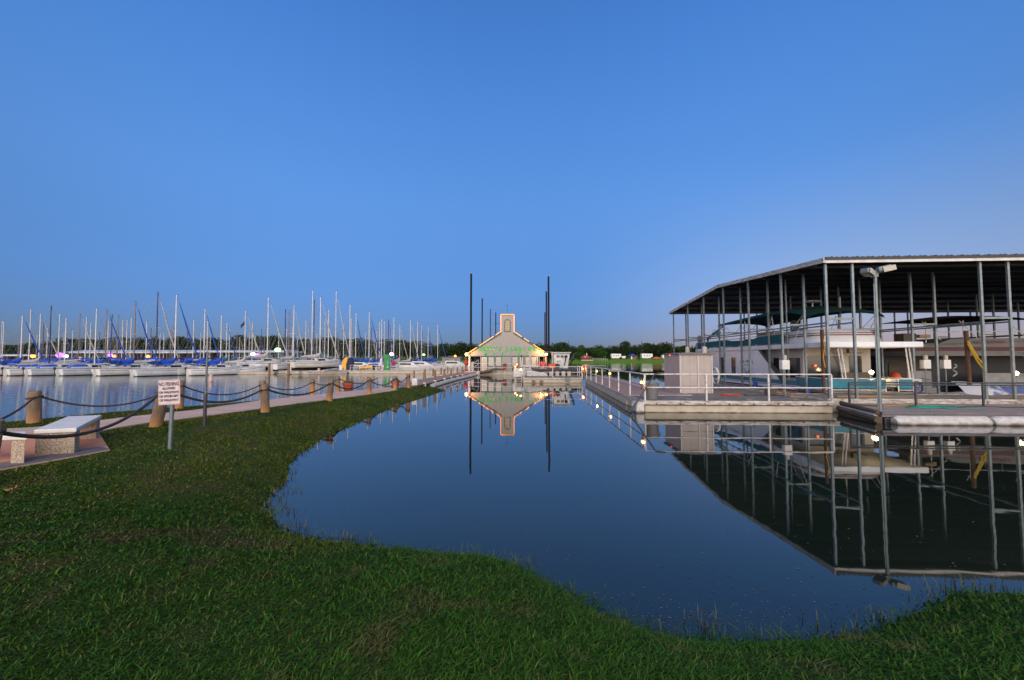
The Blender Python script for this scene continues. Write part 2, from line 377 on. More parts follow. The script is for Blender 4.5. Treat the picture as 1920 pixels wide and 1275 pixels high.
def sdist(P, poly):
    P = np.asarray(P, float); n = len(poly); out = np.full(len(P), 1e9); ins = np.zeros(len(P), bool)
    for i in range(n):
        a, b_ = poly[i], poly[(i + 1) % n]; e = b_ - a; w_ = P - a
        tt = np.clip((w_ @ e) / (e @ e), 0, 1); d = w_ - tt[:, None] * e
        out = np.minimum(out, (d * d).sum(1))
        c1 = (a[1] <= P[:, 1]) != (b_[1] <= P[:, 1])
        if abs(e[1]) > 1e-9:
            ins ^= c1 & (P[:, 0] < a[0] + (P[:, 1] - a[1]) / e[1] * e[0])
    return np.where(ins, 1, -1) * np.sqrt(out)
def hnoise(P, s, seed):
    r = np.random.default_rng(seed); o = np.zeros(len(P))
    for k in range(5):
        a = r.uniform(0, 6.28); f = s * r.uniform(.6, 1.7); ph = r.uniform(0, 6.28)
        o += np.sin((P[:, 0] * math.cos(a) + P[:, 1] * math.sin(a)) * f + ph)
    return o / 5
def ground_z(P):
    d = sdist(P, SH) + .05 * hnoise(P, 6, 3)
    H = .50 + .05 * hnoise(P, 1.1, 5) - .05 * np.clip((P[:, 1] - 12) / 15, 0, 1)
    steep = np.where((P[:, 0] < -7.5) & (P[:, 1] > 9), .28, np.where((P[:, 0] < -1.2) & (P[:, 1] > 3.8), 1.0, .62))
    z = np.where(d > 0, H * (1 - np.exp(-np.maximum(d, 0) / steep)), np.maximum(d * .45, -1.3))
    dp = sdist(P, POLY_PATH)
    k = np.clip(1 + dp / .45, 0, 1); k = k * k * (3 - 2 * k)
    zp = .5 - .12 * np.clip((P[:, 1] - 9) / 17, 0, 1) - .03
    return np.where(d > -.3, z * (1 - k) + zp * k, z)
xs = np.concatenate([np.arange(-60, -24, 2.0), np.arange(-24, 12, .17), np.arange(12, 61, 2.0)])
ys = np.concatenate([np.arange(-40, -2, 2.0), np.arange(-2, 31, .17), np.arange(31, 60, 3)])
X, Y = np.meshgrid(xs, ys); P = np.stack([X.ravel(), Y.ravel()], 1); Z = ground_z(P)
nx, ny = len(xs), len(ys)
ii = np.arange((ny - 1) * (nx - 1)); r0 = ii // (nx - 1) * nx + ii % (nx - 1)
loops = np.stack([r0, r0 + 1, r0 + nx + 1, r0 + nx], 1).ravel()
m, t, b = nt('lawn_soil'); L = t.links.new
b.inputs['Roughness'].default_value = .95; b.inputs['Specular IOR Level'].default_value = .1
g = t.nodes.new('ShaderNodeNewGeometry')
n = t.nodes.new('ShaderNodeTexNoise'); n.inputs['Scale'].default_value = 1.1; n.inputs['Detail'].default_value = 8; L(g.outputs['Position'], n.inputs['Vector'])
r = ramp(t, [(.3, (.022, .045, .010)), (.5, (.032, .055, .012)), (.7, (.06, .055, .022))]); L(n.outputs[0], r.inputs[0]); L(r.outputs[0], b.inputs['Base Color'])
n3 = t.nodes.new('ShaderNodeTexNoise'); n3.inputs['Scale'].default_value = 40; n3.inputs['Detail'].default_value = 6; L(g.outputs['Position'], n3.inputs['Vector'])
bp = t.nodes.new('ShaderNodeBump'); bp.inputs['Strength'].default_value = .8; bp.inputs['Distance'].default_value = .04; L(n3.outputs[0], bp.inputs['Height']); L(bp.outputs[0], b.inputs['Normal'])
M['soil'] = m
me = numpy_mesh('ground', np.concatenate([P, Z[:, None]], 1), loops, np.full(len(ii), 4), M['soil'], True)
tag_o = bpy.data.objects.new('ground', me); COL.objects.link(tag_o); tag(tag_o, kind='structure')
# far shore: one sheet from under the water to the horizon
def far_z(x, y):
    sh = 183 + 5 * math.sin(x * .021) + 3 * math.sin(x * .053 + 1) + (12 if x < -10 else 0) * min(1, (-10 - x) / 30 if x < -10 else 0)
    d = y - sh
    return -1.0 if d < -8 else (d * .125 if d < 0 else min(1.75, d * .05) + max(0, d - 60) * .004)
fx = [-3000, -1500, -900] + list(range(-600, 601, 12)) + [900, 1500, 3000]; fy = [100, 160, 168, 174] + list(range(178, 216, 2)) + [220, 230, 240, 260, 300, 400, 700, 1500, 4000]
mb = MB(); mb.grid([[(x, y, far_z(x, y)) for x in fx] for y in fy])
M['farlawn'] = pm('far_lawn', (.09, .18, .016), (.13, .21, .025), .05, .95, spec=.05)
solo(mb, 'far_shore_terrain', M['farlawn'], kind='structure', smooth=40)
mb = MB(); mb.add([(-3000, -60, -1.4), (3000, -60, -1.4), (3000, 101, -1.4), (-3000, 101, -1.4)], [(0, 1, 2, 3)])
solo(mb, 'lake_bed', M['soil'], kind='structure')
# ---------------------------------------------------------------- path
def tri_strip(Lp, Rp, th, mi=0):
    mb = MB(); k = len(Lp)
    vs = list(Lp) + list(Rp) + [p - Vector((0, 0, th)) for p in Lp] + [p - Vector((0, 0, th)) for p in Rp]
    fs = []
    for i in range(k - 1):
        fs += [(i, k + i, k + i + 1, i + 1), (2 * k + i, i, i + 1, 2 * k + i + 1), (k + i, 3 * k + i, 3 * k + i + 1, k + i + 1)]
    fs += [(k - 1, 2 * k - 1, 4 * k - 1, 3 * k - 1)]
    return mb.add(vs, fs, mi)
m = pm('reddish_concrete', (.56, .38, .285), (.44, .30, .235), 1.6, .85, bump=.3, bscale=60)
M['path'] = m
solo(tri_strip(PL, PR, .12), 'path', M['path'], kind='structure')
# terracotta paving round the benches
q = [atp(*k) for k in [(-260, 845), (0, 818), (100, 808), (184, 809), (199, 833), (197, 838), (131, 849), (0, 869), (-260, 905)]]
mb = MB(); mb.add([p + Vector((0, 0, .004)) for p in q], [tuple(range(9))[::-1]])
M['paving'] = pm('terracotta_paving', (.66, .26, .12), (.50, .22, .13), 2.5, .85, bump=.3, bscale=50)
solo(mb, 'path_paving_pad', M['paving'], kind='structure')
# grey worn edge of the paved pad
q = [atp(-260, 905), atp(0, 868), atp(131, 847), atp(186, 838), atp(206, 842), atp(131, 856), atp(0, 879), atp(-260, 915)]
mb = MB(); mb.add([p + Vector((0, 0, .004)) for p in q], [(0, 1, 6, 7), (1, 2, 5, 6), (2, 3, 4, 5)])
M['padedge'] = pm('grey_concrete_edge', (.12, .11, .12), (.17, .14, .14), 2, .85)
mb.v = [(x, y, z + .004) for x, y, z in mb.v]; solo(mb, 'path_edge_strip', M['padedge'], kind='structure')
# ---------------------------------------------------------------- grass
def make_grass():
    N = 900000
    r = np.sqrt(npr.uniform(0, 1, N)); 
    u = npr.uniform(0, 1, N); a_, b_ = 1.3, 32.0; e = .62
    r = (a_ ** e + u * (b_ ** e - a_ ** e)) ** (1 / e)
    th = npr.uniform(R(-62), R(62), N)
    P = np.stack([r * np.sin(th), r * np.cos(th)], 1)
    d = sdist(P, SH); dp = sdist(P, POLY_PATH)
    keep = (d > -.02 + .12 * npr.normal(0, 1, N) * (npr.uniform(0, 1, N) < .35)) & (dp < -.015)
    keep &= (d > -.55)
    P, r, d = P[keep], r[keep], d[keep]; n = len(P)
    z = ground_z(P); z = np.where(d < 0, np.maximum(z, -.12), z)
    clump = hnoise(P, 5, 21) * .5 + hnoise(P, 13, 22) * .5
    tall = npr.uniform(0, 1, n) < .02
    h = (.02 + .022 * npr.uniform(0, 1, n) ** 1.5) * (1 + .55 * clump) * np.where(r > 7, .8, 1.0)
    h = np.where(tall, h * 1.9, h); h = np.where(d < .08, h * 1.2 + np.where(d < 0, .07, 0), h)
    wd = (.0023 + .00066 * r) * npr.uniform(.7, 1.3, n)
    ang = npr.uniform(0, 2 * np.pi, n); la = ang + npr.normal(0, .6, n) + np.pi / 2
    wind = R(-50) + hnoise(P, .9, 31) * 1.5; mixw = npr.uniform(0, 1, n) < .6
    la = np.where(mixw, wind + npr.normal(0, .7, n), la); ang = la + np.pi / 2 + npr.normal(0, .5, n)
    lean = h * npr.uniform(.4, 1.9, n)
    dx, dy = np.cos(ang) * wd, np.sin(ang) * wd; lx, ly = np.cos(la) * lean, np.sin(la) * lean
    B = np.stack([P[:, 0], P[:, 1], z - .006], 1)
    def pt(s, k, hz): return B + np.stack([s * dx + k * lx, s * dy + k * ly, hz * h], 1)
    V = np.stack([pt(-1, 0, 0), pt(1, 0, 0), pt(.8, .3, .55), pt(-.8, .3, .55), pt(0, 1, .92)], 1).reshape(-1, 3)
    k = np.arange(n) * 5
    L_ = np.stack([k, k + 1, k + 2, k + 3, k + 3, k + 2, k + 4], 1).ravel()
    S = np.tile([4, 3], n)
    m, t, b = nt('grass_blades'); L = t.links.new
    b.inputs['Roughness'].default_value = .6; b.inputs['Specular IOR Level'].default_value = .1
    g = t.nodes.new('ShaderNodeNewGeometry')
    r1 = ramp(t, [(0, (.012, .046, .004)), (.35, (.022, .076, .006)), (.7, (.038, .108, .009)), (.95, (.07, .115, .014)), (1, (.13, .11, .04))]); L(g.outputs['Random Per Island'], r1.inputs[0])
    r2 = ramp(t, [(0, (.042, .078, .004)), (.35, (.08, .118, .008)), (.75, (.118, .142, .012)), (1, (.20, .155, .05))]); L(g.outputs['Random Per Island'], r2.inputs[0])
    nz = t.nodes.new('ShaderNodeTexNoise'); nz.inputs['Scale'].default_value = .55; nz.inputs['Detail'].default_value = 6; L(g.outputs['Position'], nz.inputs['Vector'])
    sy = t.nodes.new('ShaderNodeSeparateXYZ'); L(g.outputs['Position'], sy.inputs[0])
    dry = t.nodes.new('ShaderNodeMapRange'); dry.inputs[1].default_value = 2.5; dry.inputs[2].default_value = 8.0; dry.inputs[3].default_value = -.28; dry.inputs[4].default_value = .12; L(sy.outputs[1], dry.inputs[0])
    ad = t.nodes.new('ShaderNodeMath'); ad.operation = 'ADD'; L(nz.outputs[0], ad.inputs[0]); L(dry.outputs[0], ad.inputs[1])
    rm = ramp(t, [(.36, (0, 0, 0)), (.62, (1, 1, 1))]); L(ad.outputs[0], rm.inputs[0])
    mx = t.nodes.new('ShaderNodeMix'); mx.data_type = 'RGBA'; L(rm.outputs[0], mx.inputs[0]); L(r1.outputs[0], mx.inputs[6]); L(r2.outputs[0], mx.inputs[7])
    # thin worn thatch patches
    pc = at(330, 985, .45); vm = t.nodes.new('ShaderNodeVectorMath'); vm.operation = 'SUBTRACT'; vm.inputs[1].default_value = pc; L(g.outputs['Position'], vm.inputs[0])
    vr = t.nodes.new('ShaderNodeVectorMath'); vr.operation = 'MULTIPLY'; vr.inputs[1].default_value = (.55, 1.5, 0); L(vm.outputs[0], vr.inputs[0])
    vl = t.nodes.new('ShaderNodeVectorMath'); vl.operation = 'LENGTH'; L(vr.outputs[0], vl.inputs[0])
    n5 = t.nodes.new('ShaderNodeTexNoise'); n5.inputs['Scale'].default_value = 2.2; n5.inputs['Detail'].default_value = 6; L(g.outputs['Position'], n5.inputs['Vector'])
    sb = t.nodes.new('ShaderNodeMath'); sb.operation = 'MULTIPLY_ADD'; sb.inputs[1].default_value = -.28; L(vl.outputs['Value'], sb.inputs[0]); L(n5.outputs[0], sb.inputs[2])
    mxa = t.nodes.new('ShaderNodeMath'); mxa.operation = 'MAXIMUM'; L(sb.outputs[0], mxa.inputs[0])
    n6 = t.nodes.new('ShaderNodeMath'); n6.operation = 'SUBTRACT'; n6.inputs[1].default_value = .24; L(n5.outputs[0], n6.inputs[0]); L(n6.outputs[0], mxa.inputs[1])
    rb = ramp(t, [(.30, (0, 0, 0)), (.52, (.85, .85, .85))]); L(mxa.outputs[0], rb.inputs[0])
    r3 = ramp(t, [(0, (.05, .055, .015)), (.5, (.10, .075, .03)), (1, (.17, .12, .06))]); L(g.outputs['Random Per Island'], r3.inputs[0])
    my = t.nodes.new('ShaderNodeMix'); my.data_type = 'RGBA'; L(rb.outputs[0], my.inputs[0]); L(mx.outputs[2], my.inputs[6]); L(r3.outputs[0], my.inputs[7]); L(my.outputs[2], b.inputs['Base Color'])
    o = bpy.data.objects.new('grass', numpy_mesh('grass', V, L_, S, m)); COL.objects.link(o)
    tag(o, 'short green lawn grass covering the bank and the spit', 'grass', kind='stuff')
make_grass()
# wet reeds standing in the shallows + floating litter
def reeds():
    mb = MB()
    spots = [(500, 965), (508, 975), (520, 925), (535, 905), (548, 960), (560, 990), (530, 1000), (575, 1005), (518, 940), (555, 920), (498, 948), (512, 958), (545, 885), (570, 850), (1150, 1165), (1215, 1185), (1310, 1170), (1330, 1185), (1360, 1190), (1420, 1200), (985, 1065), (960, 1058), (930, 1052), (660, 1014), (690, 1012), (640, 1008), (540, 985), (525, 950), (870, 1040), (1560, 1180), (1640, 1160), (1760, 1110), (1810, 1100), (1740, 1120), (1870, 1105), (1090, 1120)]
    for px, py in spots:
        c = at(px, py, 0); k = rng.randint(8, 20)
        for _ in range(k):
            x, y = c.x + rng.gauss(0, .09), c.y + rng.gauss(0, .07); h = rng.uniform(.04, .12); a = rng.uniform(0, 6.28); l = h * rng.uniform(.3, 1.3); w_ = .0035
            dx, dy = math.cos(a + 1.57) * w_, math.sin(a + 1.57) * w_; lx, ly = math.cos(a) * l, math.sin(a) * l
            mb.add([(x - dx, y - dy, -.05), (x + dx, y + dy, -.05), (x + dx + .35 * lx, y + dy + .35 * ly, h * .6), (x - dx + .35 * lx, y - dy + .35 * ly, h * .6), (x + lx, y + ly, h)], [(0, 1, 2, 3), (3, 2, 4)])
    solo(mb, 'water_grass', pm('wet_reed', (.035, .06, .02), (.11, .10, .05), 9, .6), 'thin wet grass stems poking out of the flooded edge', 'water grass', kind='stuff')
    mb = MB()
    for _ in range(1000):
        if rng.random() < .45:
            px = rng.gauss(1330, 170); py = rng.gauss(1162, 24); s = rng.uniform(.003, .010)
        else:
            px = rng.uniform(480, 1900); py = 760 + 400 * rng.random() ** .8; s = rng.uniform(.005, .014)
        p = at(px, py, .004)
        if sdist(np.array([[p.x, p.y]]), SH)[0] > -.03 or p.x > 12 or (p.x > 4.5 and p.y > 13): continue
        a = rng.uniform(0, 6.28); ca, sa = math.cos(a), math.sin(a); s2 = s * rng.uniform(.25, .9)
        mb.add([(p.x + ca * s, p.y + sa * s, .004), (p.x - sa * s2, p.y + ca * s2, .006), (p.x - ca * s, p.y - sa * s, .004), (p.x + sa * s2, p.y - ca * s2, .003)], [(0, 1, 2, 3)])
    solo(mb, 'floating_litter', pm('floating_seed_litter', (.17, .13, .09), (.07, .05, .03), 30, .8), 'tiny pale leaves and seeds floating on the cove', 'floating leaves', kind='stuff')
reeds()
# fallen leaf at the left
p = at(24, 926, .52)
mb = MB()
for k in range(7):
    a = k * .9 + .3; l = .055 if k % 2 else .08
    mb.add([(p.x, p.y, .575), (p.x + math.cos(a - .3) * l * .6, p.y + math.sin(a - .3) * l * .6, .59), (p.x + math.cos(a) * l, p.y + math.sin(a) * l, .575 + .02 * (k % 3)), (p.x + math.cos(a + .3) * l * .6, p.y + math.sin(a + .3) * l * .6, .565)], [(0, 1, 2, 3)])
solo(mb, 'fallen_leaf', pm('brown_leaf', (.30, .13, .05), (.2, .08, .03), 12, .8), 'curled brown leaf lying on the lawn below the bench pad', 'leaf')
# ---------------------------------------------------------------- trees
def crown_arrays(rs, W, H, n, lobes, base):
    """leaf clumps scattered through several lobes: returns verts (n*4,3)"""
    cs = []
    for _ in range(lobes):
        a = rs.uniform(0, 6.28); rr = W * .5 * rs.uniform(.1, .62); cz = base + (H - base) * rs.uniform(.25, .8)
        cs.append((rr * math.cos(a), rr * math.sin(a), cz, W * rs.uniform(.2, .34)))
    cs.append((0, 0, base + (H - base) * .72, W * .32))
    k = rs.integers(0, len(cs), n); C = np.array(cs)[k]
    d = rs.normal(0, 1, (n, 3)); d /= np.linalg.norm(d, axis=1)[:, None]
    rad = C[:, 3] * (.45 + .6 * rs.uniform(0, 1, n) ** .6)
    P = C[:, :3] + d * rad[:, None] * np.array([1, 1, .85]); P[:, 2] = np.clip(P[:, 2], base * .7, None)
    s = rs.uniform(.18, .42, n) * (W / 8)
    u = rs.normal(0, 1, (n, 3)); u /= np.linalg.norm(u, axis=1)[:, None]
    v = np.cross(u, rs.normal(0, 1, (n, 3))); v /= np.linalg.norm(v, axis=1)[:, None]
    u *= s[:, None]; v *= (s * .7)[:, None]
    return np.stack([P - u, P + v, P + u, P - v], 1).reshape(-1, 3)
def foliage(name, a, b_, c):
    m, t, b = nt(name); L = t.links.new; b.inputs['Roughness'].default_value = .8; b.inputs['Specular IOR Level'].default_value = .1
    g = t.nodes.new('ShaderNodeNewGeometry'); r1 = ramp(t, [(0, a), (.6, b_), (1, c)])
    n = t.nodes.new('ShaderNodeTexNoise'); n.inputs['Scale'].default_value = .22; n.inputs['Detail'].default_value = 3; L(g.outputs['Position'], n.inputs['Vector'])
    ad = t.nodes.new('ShaderNodeMath'); ad.operation = 'MULTIPLY_ADD'; ad.inputs[1].default_value = .5; L(g.outputs['Random Per Island'], ad.inputs[0]); 
    ad2 = t.nodes.new('ShaderNodeMath'); ad2.operation = 'SUBTRACT'; ad2.inputs[1].default_value = .28; L(n.outputs[0], ad2.inputs[0]); L(ad2.outputs[0], ad.inputs[2])
    L(ad.outputs[0], r1.inputs[0]); L(r1.outputs[0], b.inputs['Base Color']); return m
M['fol'] = foliage('oak_foliage', (.010, .022, .008), (.022, .042, .012), (.05, .06, .02))
M['folg'] = foliage('young_foliage', (.015, .042, .008), (.035, .085, .014), (.06, .12, .022))
M['bark'] = pm('bark', (.06, .045, .035), (.035, .028, .022), 6, .9, bump=.6, stretch=(1, 1, .3))
def trunk_mb(W, H, rs):
    mb = MB(); mb.tube([(0, 0, -.5), (.1, 0, H * .25), (0, .1, H * .55)], [.035 * W, .026 * W, .012 * W], 7)
    for k in range(5):
        a = rs.uniform(0, 6.28); l = W * rs.uniform(.18, .34); z = H * rs.uniform(.2, .4)
        mb.tube([(0, 0, z), (math.cos(a) * l * .5, math.sin(a) * l * .5, z + l * .5), (math.cos(a) * l, math.sin(a) * l, z + l * .8)], [.014 * W, .01 * W, .004 * W], 5)
    return mb
def tree(name, px, Y, W, H, mat, label, seed, n=1500, base=.18, z0=None):
    rs = np.random.default_rng(seed); x = atY(px, 672, Y).x; z = far_z(x, Y) if z0 is None else z0
    root = thing(name, label, 'tree', (x, Y, z), 'trees standing forward on the far lawn')
    ORG[root] = (0, 0, 0)
    part(trunk_mb(W, H, rs), 'trunk', M['bark'], root)
    V = crown_arrays(rs, W, H, n, 8, H * base); k = np.arange(n) * 4
    o = bpy.data.objects.new('crown', numpy_mesh('crown', V, np.stack([k, k + 1, k + 2, k + 3], 1).ravel(), np.full(n, 4), mat)); COL.objects.link(o); o.parent = root
    return root
def wood(name, label, spans, hfun, seed):
    rs = np.random.default_rng(seed); VV = []; TB = MB()
    for (x0, x1, y0, y1, step) in spans:
        x = x0
        while x < x1:
            y = rs.uniform(y0, y1); W = rs.uniform(7, 11); H = hfun(x, y) * rs.uniform(.82, 1.1); z = far_z(x, y)
            V = crown_arrays(rs, W * 1.15, H, 1150, 9, H * .1) * 1.0 + np.array([x, y, z]); VV.append(V)
            TB.tube([(x, y, z - .5), (x, y, z + H * .5)], [.28, .14], 6, 1)
            x += step * rs.uniform(.7, 1.3)
    V = np.concatenate(VV); n = len(V) // 4
    tv = np.array(TB.v); tl = [i + len(V) for f in TB.f for i in f]; ts = [len(f) for f in TB.f]
    k = np.arange(n) * 4
    me = numpy_mesh(name, np.concatenate([V, tv]), np.concatenate([np.stack([k, k + 1, k + 2, k + 3], 1).ravel(), tl]), np.concatenate([np.full(n, 4), ts]), M['fol'])
    me.materials.append(M['darkbark']); mi = np.zeros(len(me.polygons), np.int32); mi[n:] = 1; me.polygons.foreach_set('material_index', mi)
    o = bpy.data.objects.new(name, me); COL.objects.link(o); tag(o, label, 'woodland', kind='stuff')
def hl(x, y):
    t_ = x * 760 / y + 960
    top = -4.5 + np.interp(t_, [-200, 0, 110, 125, 250, 400, 500, 560, 700, 780, 860, 900], [655, 655, 645, 638, 637, 637, 633, 637, 641, 645, 650, 654])
    return max(3, 2.17 + (672 - top) * y / 760 - far_z(x, y))
wood('woodland_left', 'dark continuous wood along the far shore behind the sailboats', [(-330, 30, 212, 222, 4.6), (-360, 40, 226, 236, 6.5), (-400, 50, 245, 270, 9)], hl, 5)
wood('woodland_right', 'dark continuous oak wood behind the far lawn', [(18, 330, 246, 256, 4.6), (15, 360, 262, 275, 6.5), (10, 420, 285, 310, 9)], lambda x, y: 7.9 + 1.3 * math.sin(x * .09) + .9 * math.sin(x * .23 + 1), 6)
tree('leafy_tree', 1058, 236, 10, 9.3, M['fol'], 'large rounded green tree right of the tall black piles', 101, 2200)
tree('leafy_tree', 1038, 232, 8, 6.6, M['folg'], 'yellowish bushy tree just right of the black piles beside the gable', 102)
tree('leafy_tree', 1089, 226, 6.2, 8.0, M['folg'], 'bright green upright tree behind the lit hut on the far lawn', 103, 1800, .1)
tree('leafy_tree', 1083, 214, 4.6, 4.2, M['folg'], 'small round green tree left of the lit hut', 104, 1500, .08)
tree('leafy_tree', 1116, 232, 6.4, 7.0, M['folg'], 'green tree between the lit hut and the pale trailer', 105, 1500, .1)
tree('leafy_tree', 1129, 227, 5.6, 7.0, M['folg'], 'bright green rounded tree left of the white trailer', 106, 1800, .06)
tree('leafy_tree', 1172, 236, 9, 10.4, M['fol'], 'tallest dark oak standing behind the white trailer', 107, 1900)
tree('leafy_tree', 1250, 238, 10, 9.8, M['fol'], 'dark oak at the shelter end of the far lawn', 108, 1900)
tree('shrub', 1198, 205, 2.0, 1.2, M['folg'], 'small round shrub on the far lawn right of the blue tent', 109, 300, .05)
tree('shrub', 1143, 203, 1.8, 1.3, M['fol'], 'small dark shrub on the far lawn below the white trailer', 110, 300, .05)
tree('cedar_tree', 517, 215, 9, 14.2, M['fol'], 'tall dark cedar rising above the left wood behind the white mast', 111, 2000)

# ---------------------------------------------------------------- bench, sign, poles, rope fence
def gz(x, y): return float(ground_z(np.array([[x, y]]))[0])
def bench(a, bdir, length, width, label, sv=None, lw=.34):
    """a = near right corner on the ground, bdir = unit vector along the bench"""
    a = Vector((a[0], a[1], 0)); d = Vector((bdir[0], bdir[1], 0)).normalized(); s = Vector((-d.y, d.x, 0)) if sv is None else Vector((sv[0], sv[1], 0)).normalized()   # s points left
    z0 = .5; root = thing('concrete_bench', label, 'bench', (a.x, a.y, z0), 'concrete benches on the paved pad')
    def blk(l0, l1, w0, w1, za, zb):
        mb = MB(); vs = []
        for l in (l0, l1):
            for w_ in (w0, w1):
                for z in (za, zb): p = a + d * l + s * w_; vs.append((p.x, p.y, z0 + z))
        return mb.add(vs, [(0, 1, 3, 2), (4, 6, 7, 5), (0, 4, 5, 1), (2, 3, 7, 6), (0, 2, 6, 4), (1, 5, 7, 3)])
    part(blk(-.02, length + .02, -.02, width + .02, .372, .445), 'seat', M['benchtop'], root, bevel=.012)
    part(blk(.0, lw, 0, width, -.03, .37), 'leg', M['pebble'], root, bevel=.01)
    part(blk(length - lw, length, 0, width, -.03, .37), 'leg', M['pebble'], root, bevel=.01)
    return root
m = pm('exposed_aggregate', (.60, .46, .33), (.27, .20, .145), 55, .9, bump=1.0, bscale=60, detail=2, lo=.42, hi=.58); M['pebble'] = m
M['benchtop'] = pm('bench_top_paint', (.72, .67, .60), (.60, .56, .50), 4, .5)
bn = at(139, 850, .5); bfar = at(186, 777.5, .945); btn = at(139, 801, .945)
bdir = Vector((bfar.x - btn.x, bfar.y - btn.y, 0))
bench((bn.x, bn.y), bdir, bdir.length, .52, 'pebbled concrete bench with a pale slab top beside the walkway', (-.93, -.34))
b2 = at(45, 869, .5)
bench((b2.x, b2.y), (-.95, -.1), 1.9, .52, 'pebbled concrete bench cut off by the left edge of the view', (-.78, .63), .19)
# no-fishing sign
sp = at(318, 839, .47); sp.z = gz(sp.x, sp.y)
root = thing('fishing_sign', 'small pale sign with dark lettering about fishing on a short grey post', 'sign', sp)
mb = MB(); tp = atY(323, 716, sp.y); mb.cyl((sp.x, sp.y, sp.z - .2), (tp.x, sp.y + .03, tp.z), .036, n=14); part(mb, 'post', M['steel'], root, 40)
c0 = atY(317.5, 735.5, sp.y - .035); W_, H_ = .415, .475
Mx = Matrix.Translation(c0) @ Matrix.Rotation(R(-3), 4, 'Y') @ Matrix.Rotation(R(90), 4, 'X')
mb = MB(); mb.box(-W_ / 2, W_ / 2, -H_ / 2, H_ / 2, -.008, .008); pan = part(xf(mb, Mx), 'panel', M['signface'], root, bevel=.004)
mb = MB(); f = .012
for (x0, x1, y0, y1) in ((-W_ / 2 + f, W_ / 2 - f, H_ / 2 - f - .006, H_ / 2 - f), (-W_ / 2 + f, W_ / 2 - f, -H_ / 2 + f, -H_ / 2 + f + .006), (-W_ / 2 + f, -W_ / 2 + f + .005, -H_ / 2 + f, H_ / 2 - f), (W_ / 2 - f - .005, W_ / 2 - f, -H_ / 2 + f, H_ / 2 - f)):
    mb.box(x0, x1, y0, y1, .0082, .0095)
part(xf(mb, Mx), 'border', M['pink'], pan)
mb = MB()
for txt, y, sz, xs in (('NO FISHING', .125, .098, .72), ('ALLOWED', .055, .062, .85), ('ON WALKWAYS', -.02, .062, .8), ('OR WITHIN 50FT', -.095, .062, .76), ('OF WALKWAY', -.17, .062, .85)):
    tb = text_mb(txt, sz, .002, xs, off=.003); xf(tb, Mx @ Matrix.Translation((0, y, .0095))); part(tb, 'lettering', M['ink'], pan)
# thin two-piece marker pole
pp = at(383, 802, .45); pp.z = gz(pp.x, pp.y); tp = atY(389, 659, pp.y)
root = thing('marker_pole', 'thin dark pole standing in the lawn right of the sign', 'pole', pp)
mb = MB(); mid = pp.lerp(tp, .42); mb.cyl((pp.x, pp.y, pp.z - .2), mid, .04, n=10); part(mb, 'lower_tube', M['dark'], root, 40)
mb = MB(); mb.cyl(mid, tp, .024, n=8); part(mb, 'upper_tube', M['wire'], root, 40)
# posts
def fpost(bx, by, tx, ty, r, label):
    b_ = at(bx, by, .47)
    for _ in range(3): b_ = at(bx, by, gz(b_.x, b_.y) if sdist(np.array([[b_.x, b_.y]]), SH)[0] > 0 else .1)
    t_ = atY(tx, ty, b_.y)
    root = thing('fence_post', label, 'post', b_, 'wooden posts of the rope fence'); d = (t_ - b_)
    mb = MB(); n = 12; rows = []
    for i, k in enumerate((-.25, 0, .15, .35, .6, .8, .93, .985, 1.0)):
        p = b_ + d * k; rr = r * (1.12 - .12 * k) * (.82 if i == 8 else 1) * rng.uniform(.96, 1.04)
        rows.append([(p.x + math.cos(q) * rr * (1 + .05 * math.sin(3 * q + bx)), p.y + math.sin(q) * rr, p.z + (.01 * math.sin(q * 2 + by) if i == 8 else 0)) for q in (2 * math.pi * j / n for j in range(n))])
    mb.grid(rows, closed=True); mb.f.append(tuple(len(mb.v) - n + j for j in range(n))); mb.m.append(0)
    part(mb, 'wood_post', M['post'], root, 50)
    mb = MB(); k = .80; c = b_ + d * k; mb.tube([(c.x + math.cos(q) * (r + .014), c.y + math.sin(q) * (r + .014), c.z + .03 * math.sin(q + 1)) for q in (2 * math.pi * j / 14 for j in range(14))], .022, 6, closed=True)
    part(mb, 'rope_loop', M['rope'], root, 60)
    return c, r
near = [fpost(*q) for q in [(-32, 915, -10, 787, .085, 'leftmost rope fence post cut by the picture edge beside the bench'),
    (292, 800, 312, 716, .12, 'leaning wooden post just behind the fishing sign'), (497, 773, 496, 720, .11, 'stout wooden post on the lawn right of the thin dark pole'),
    (617, 751, 621, 711, .115, 'leaning wooden post on the lawn before the first orange flower pot'), (692, 738, 692, 707, .11, 'upright wooden post between the two orange flower pots'),
    (741, 729, 741, 706, .105, 'wooden post directly before the second orange flower pot'), (765.5, 727, 765.5, 701, .12, 'last wooden fence post at the gangway end of the lawn')]]
far_ = [fpost(*q) for q in [(64, 793, 65, 733, .13, 'thick wooden post at the water side left of the benches'), (335, 766, 338, 714, .12, 'tilted wooden post across the path right of the fishing sign'),
    (494, 752, 492, 714, .12, 'wooden post across the path hidden behind the stout post'), (586, 740, 586, 711, .12, 'wooden post standing by the water before the red striped buoy'), (633, 736, 634, 705, .11, 'thin wooden post by the water left of the first flower pot')]]
def rope(a, b_, sag, label, r=.024):
    (a, ra), (b_, rb) = a, b_; d = (b_ - a); d.z = 0; d.normalize(); p0 = a + d * ra; p1 = b_ - d * rb
    pts = [p0.lerp(p1, k / 22) - Vector((0, 0, 4 * sag * (k / 22) * (1 - k / 22))) for k in range(23)]
    mb = MB(); mb.tube(pts, r, 8); solo(mb, 'fence_rope', M['rope'], label, 'rope', 'tarred ropes of the fence', smooth=60)
nm = ['before the benches to the leaning post', 'from the leaning post to the stout post', 'from the stout post to the next leaning post', 'sagging in front of the first flower pot', 'between the two flower pots on the lawn side', 'last and shortest, near the gangway end']
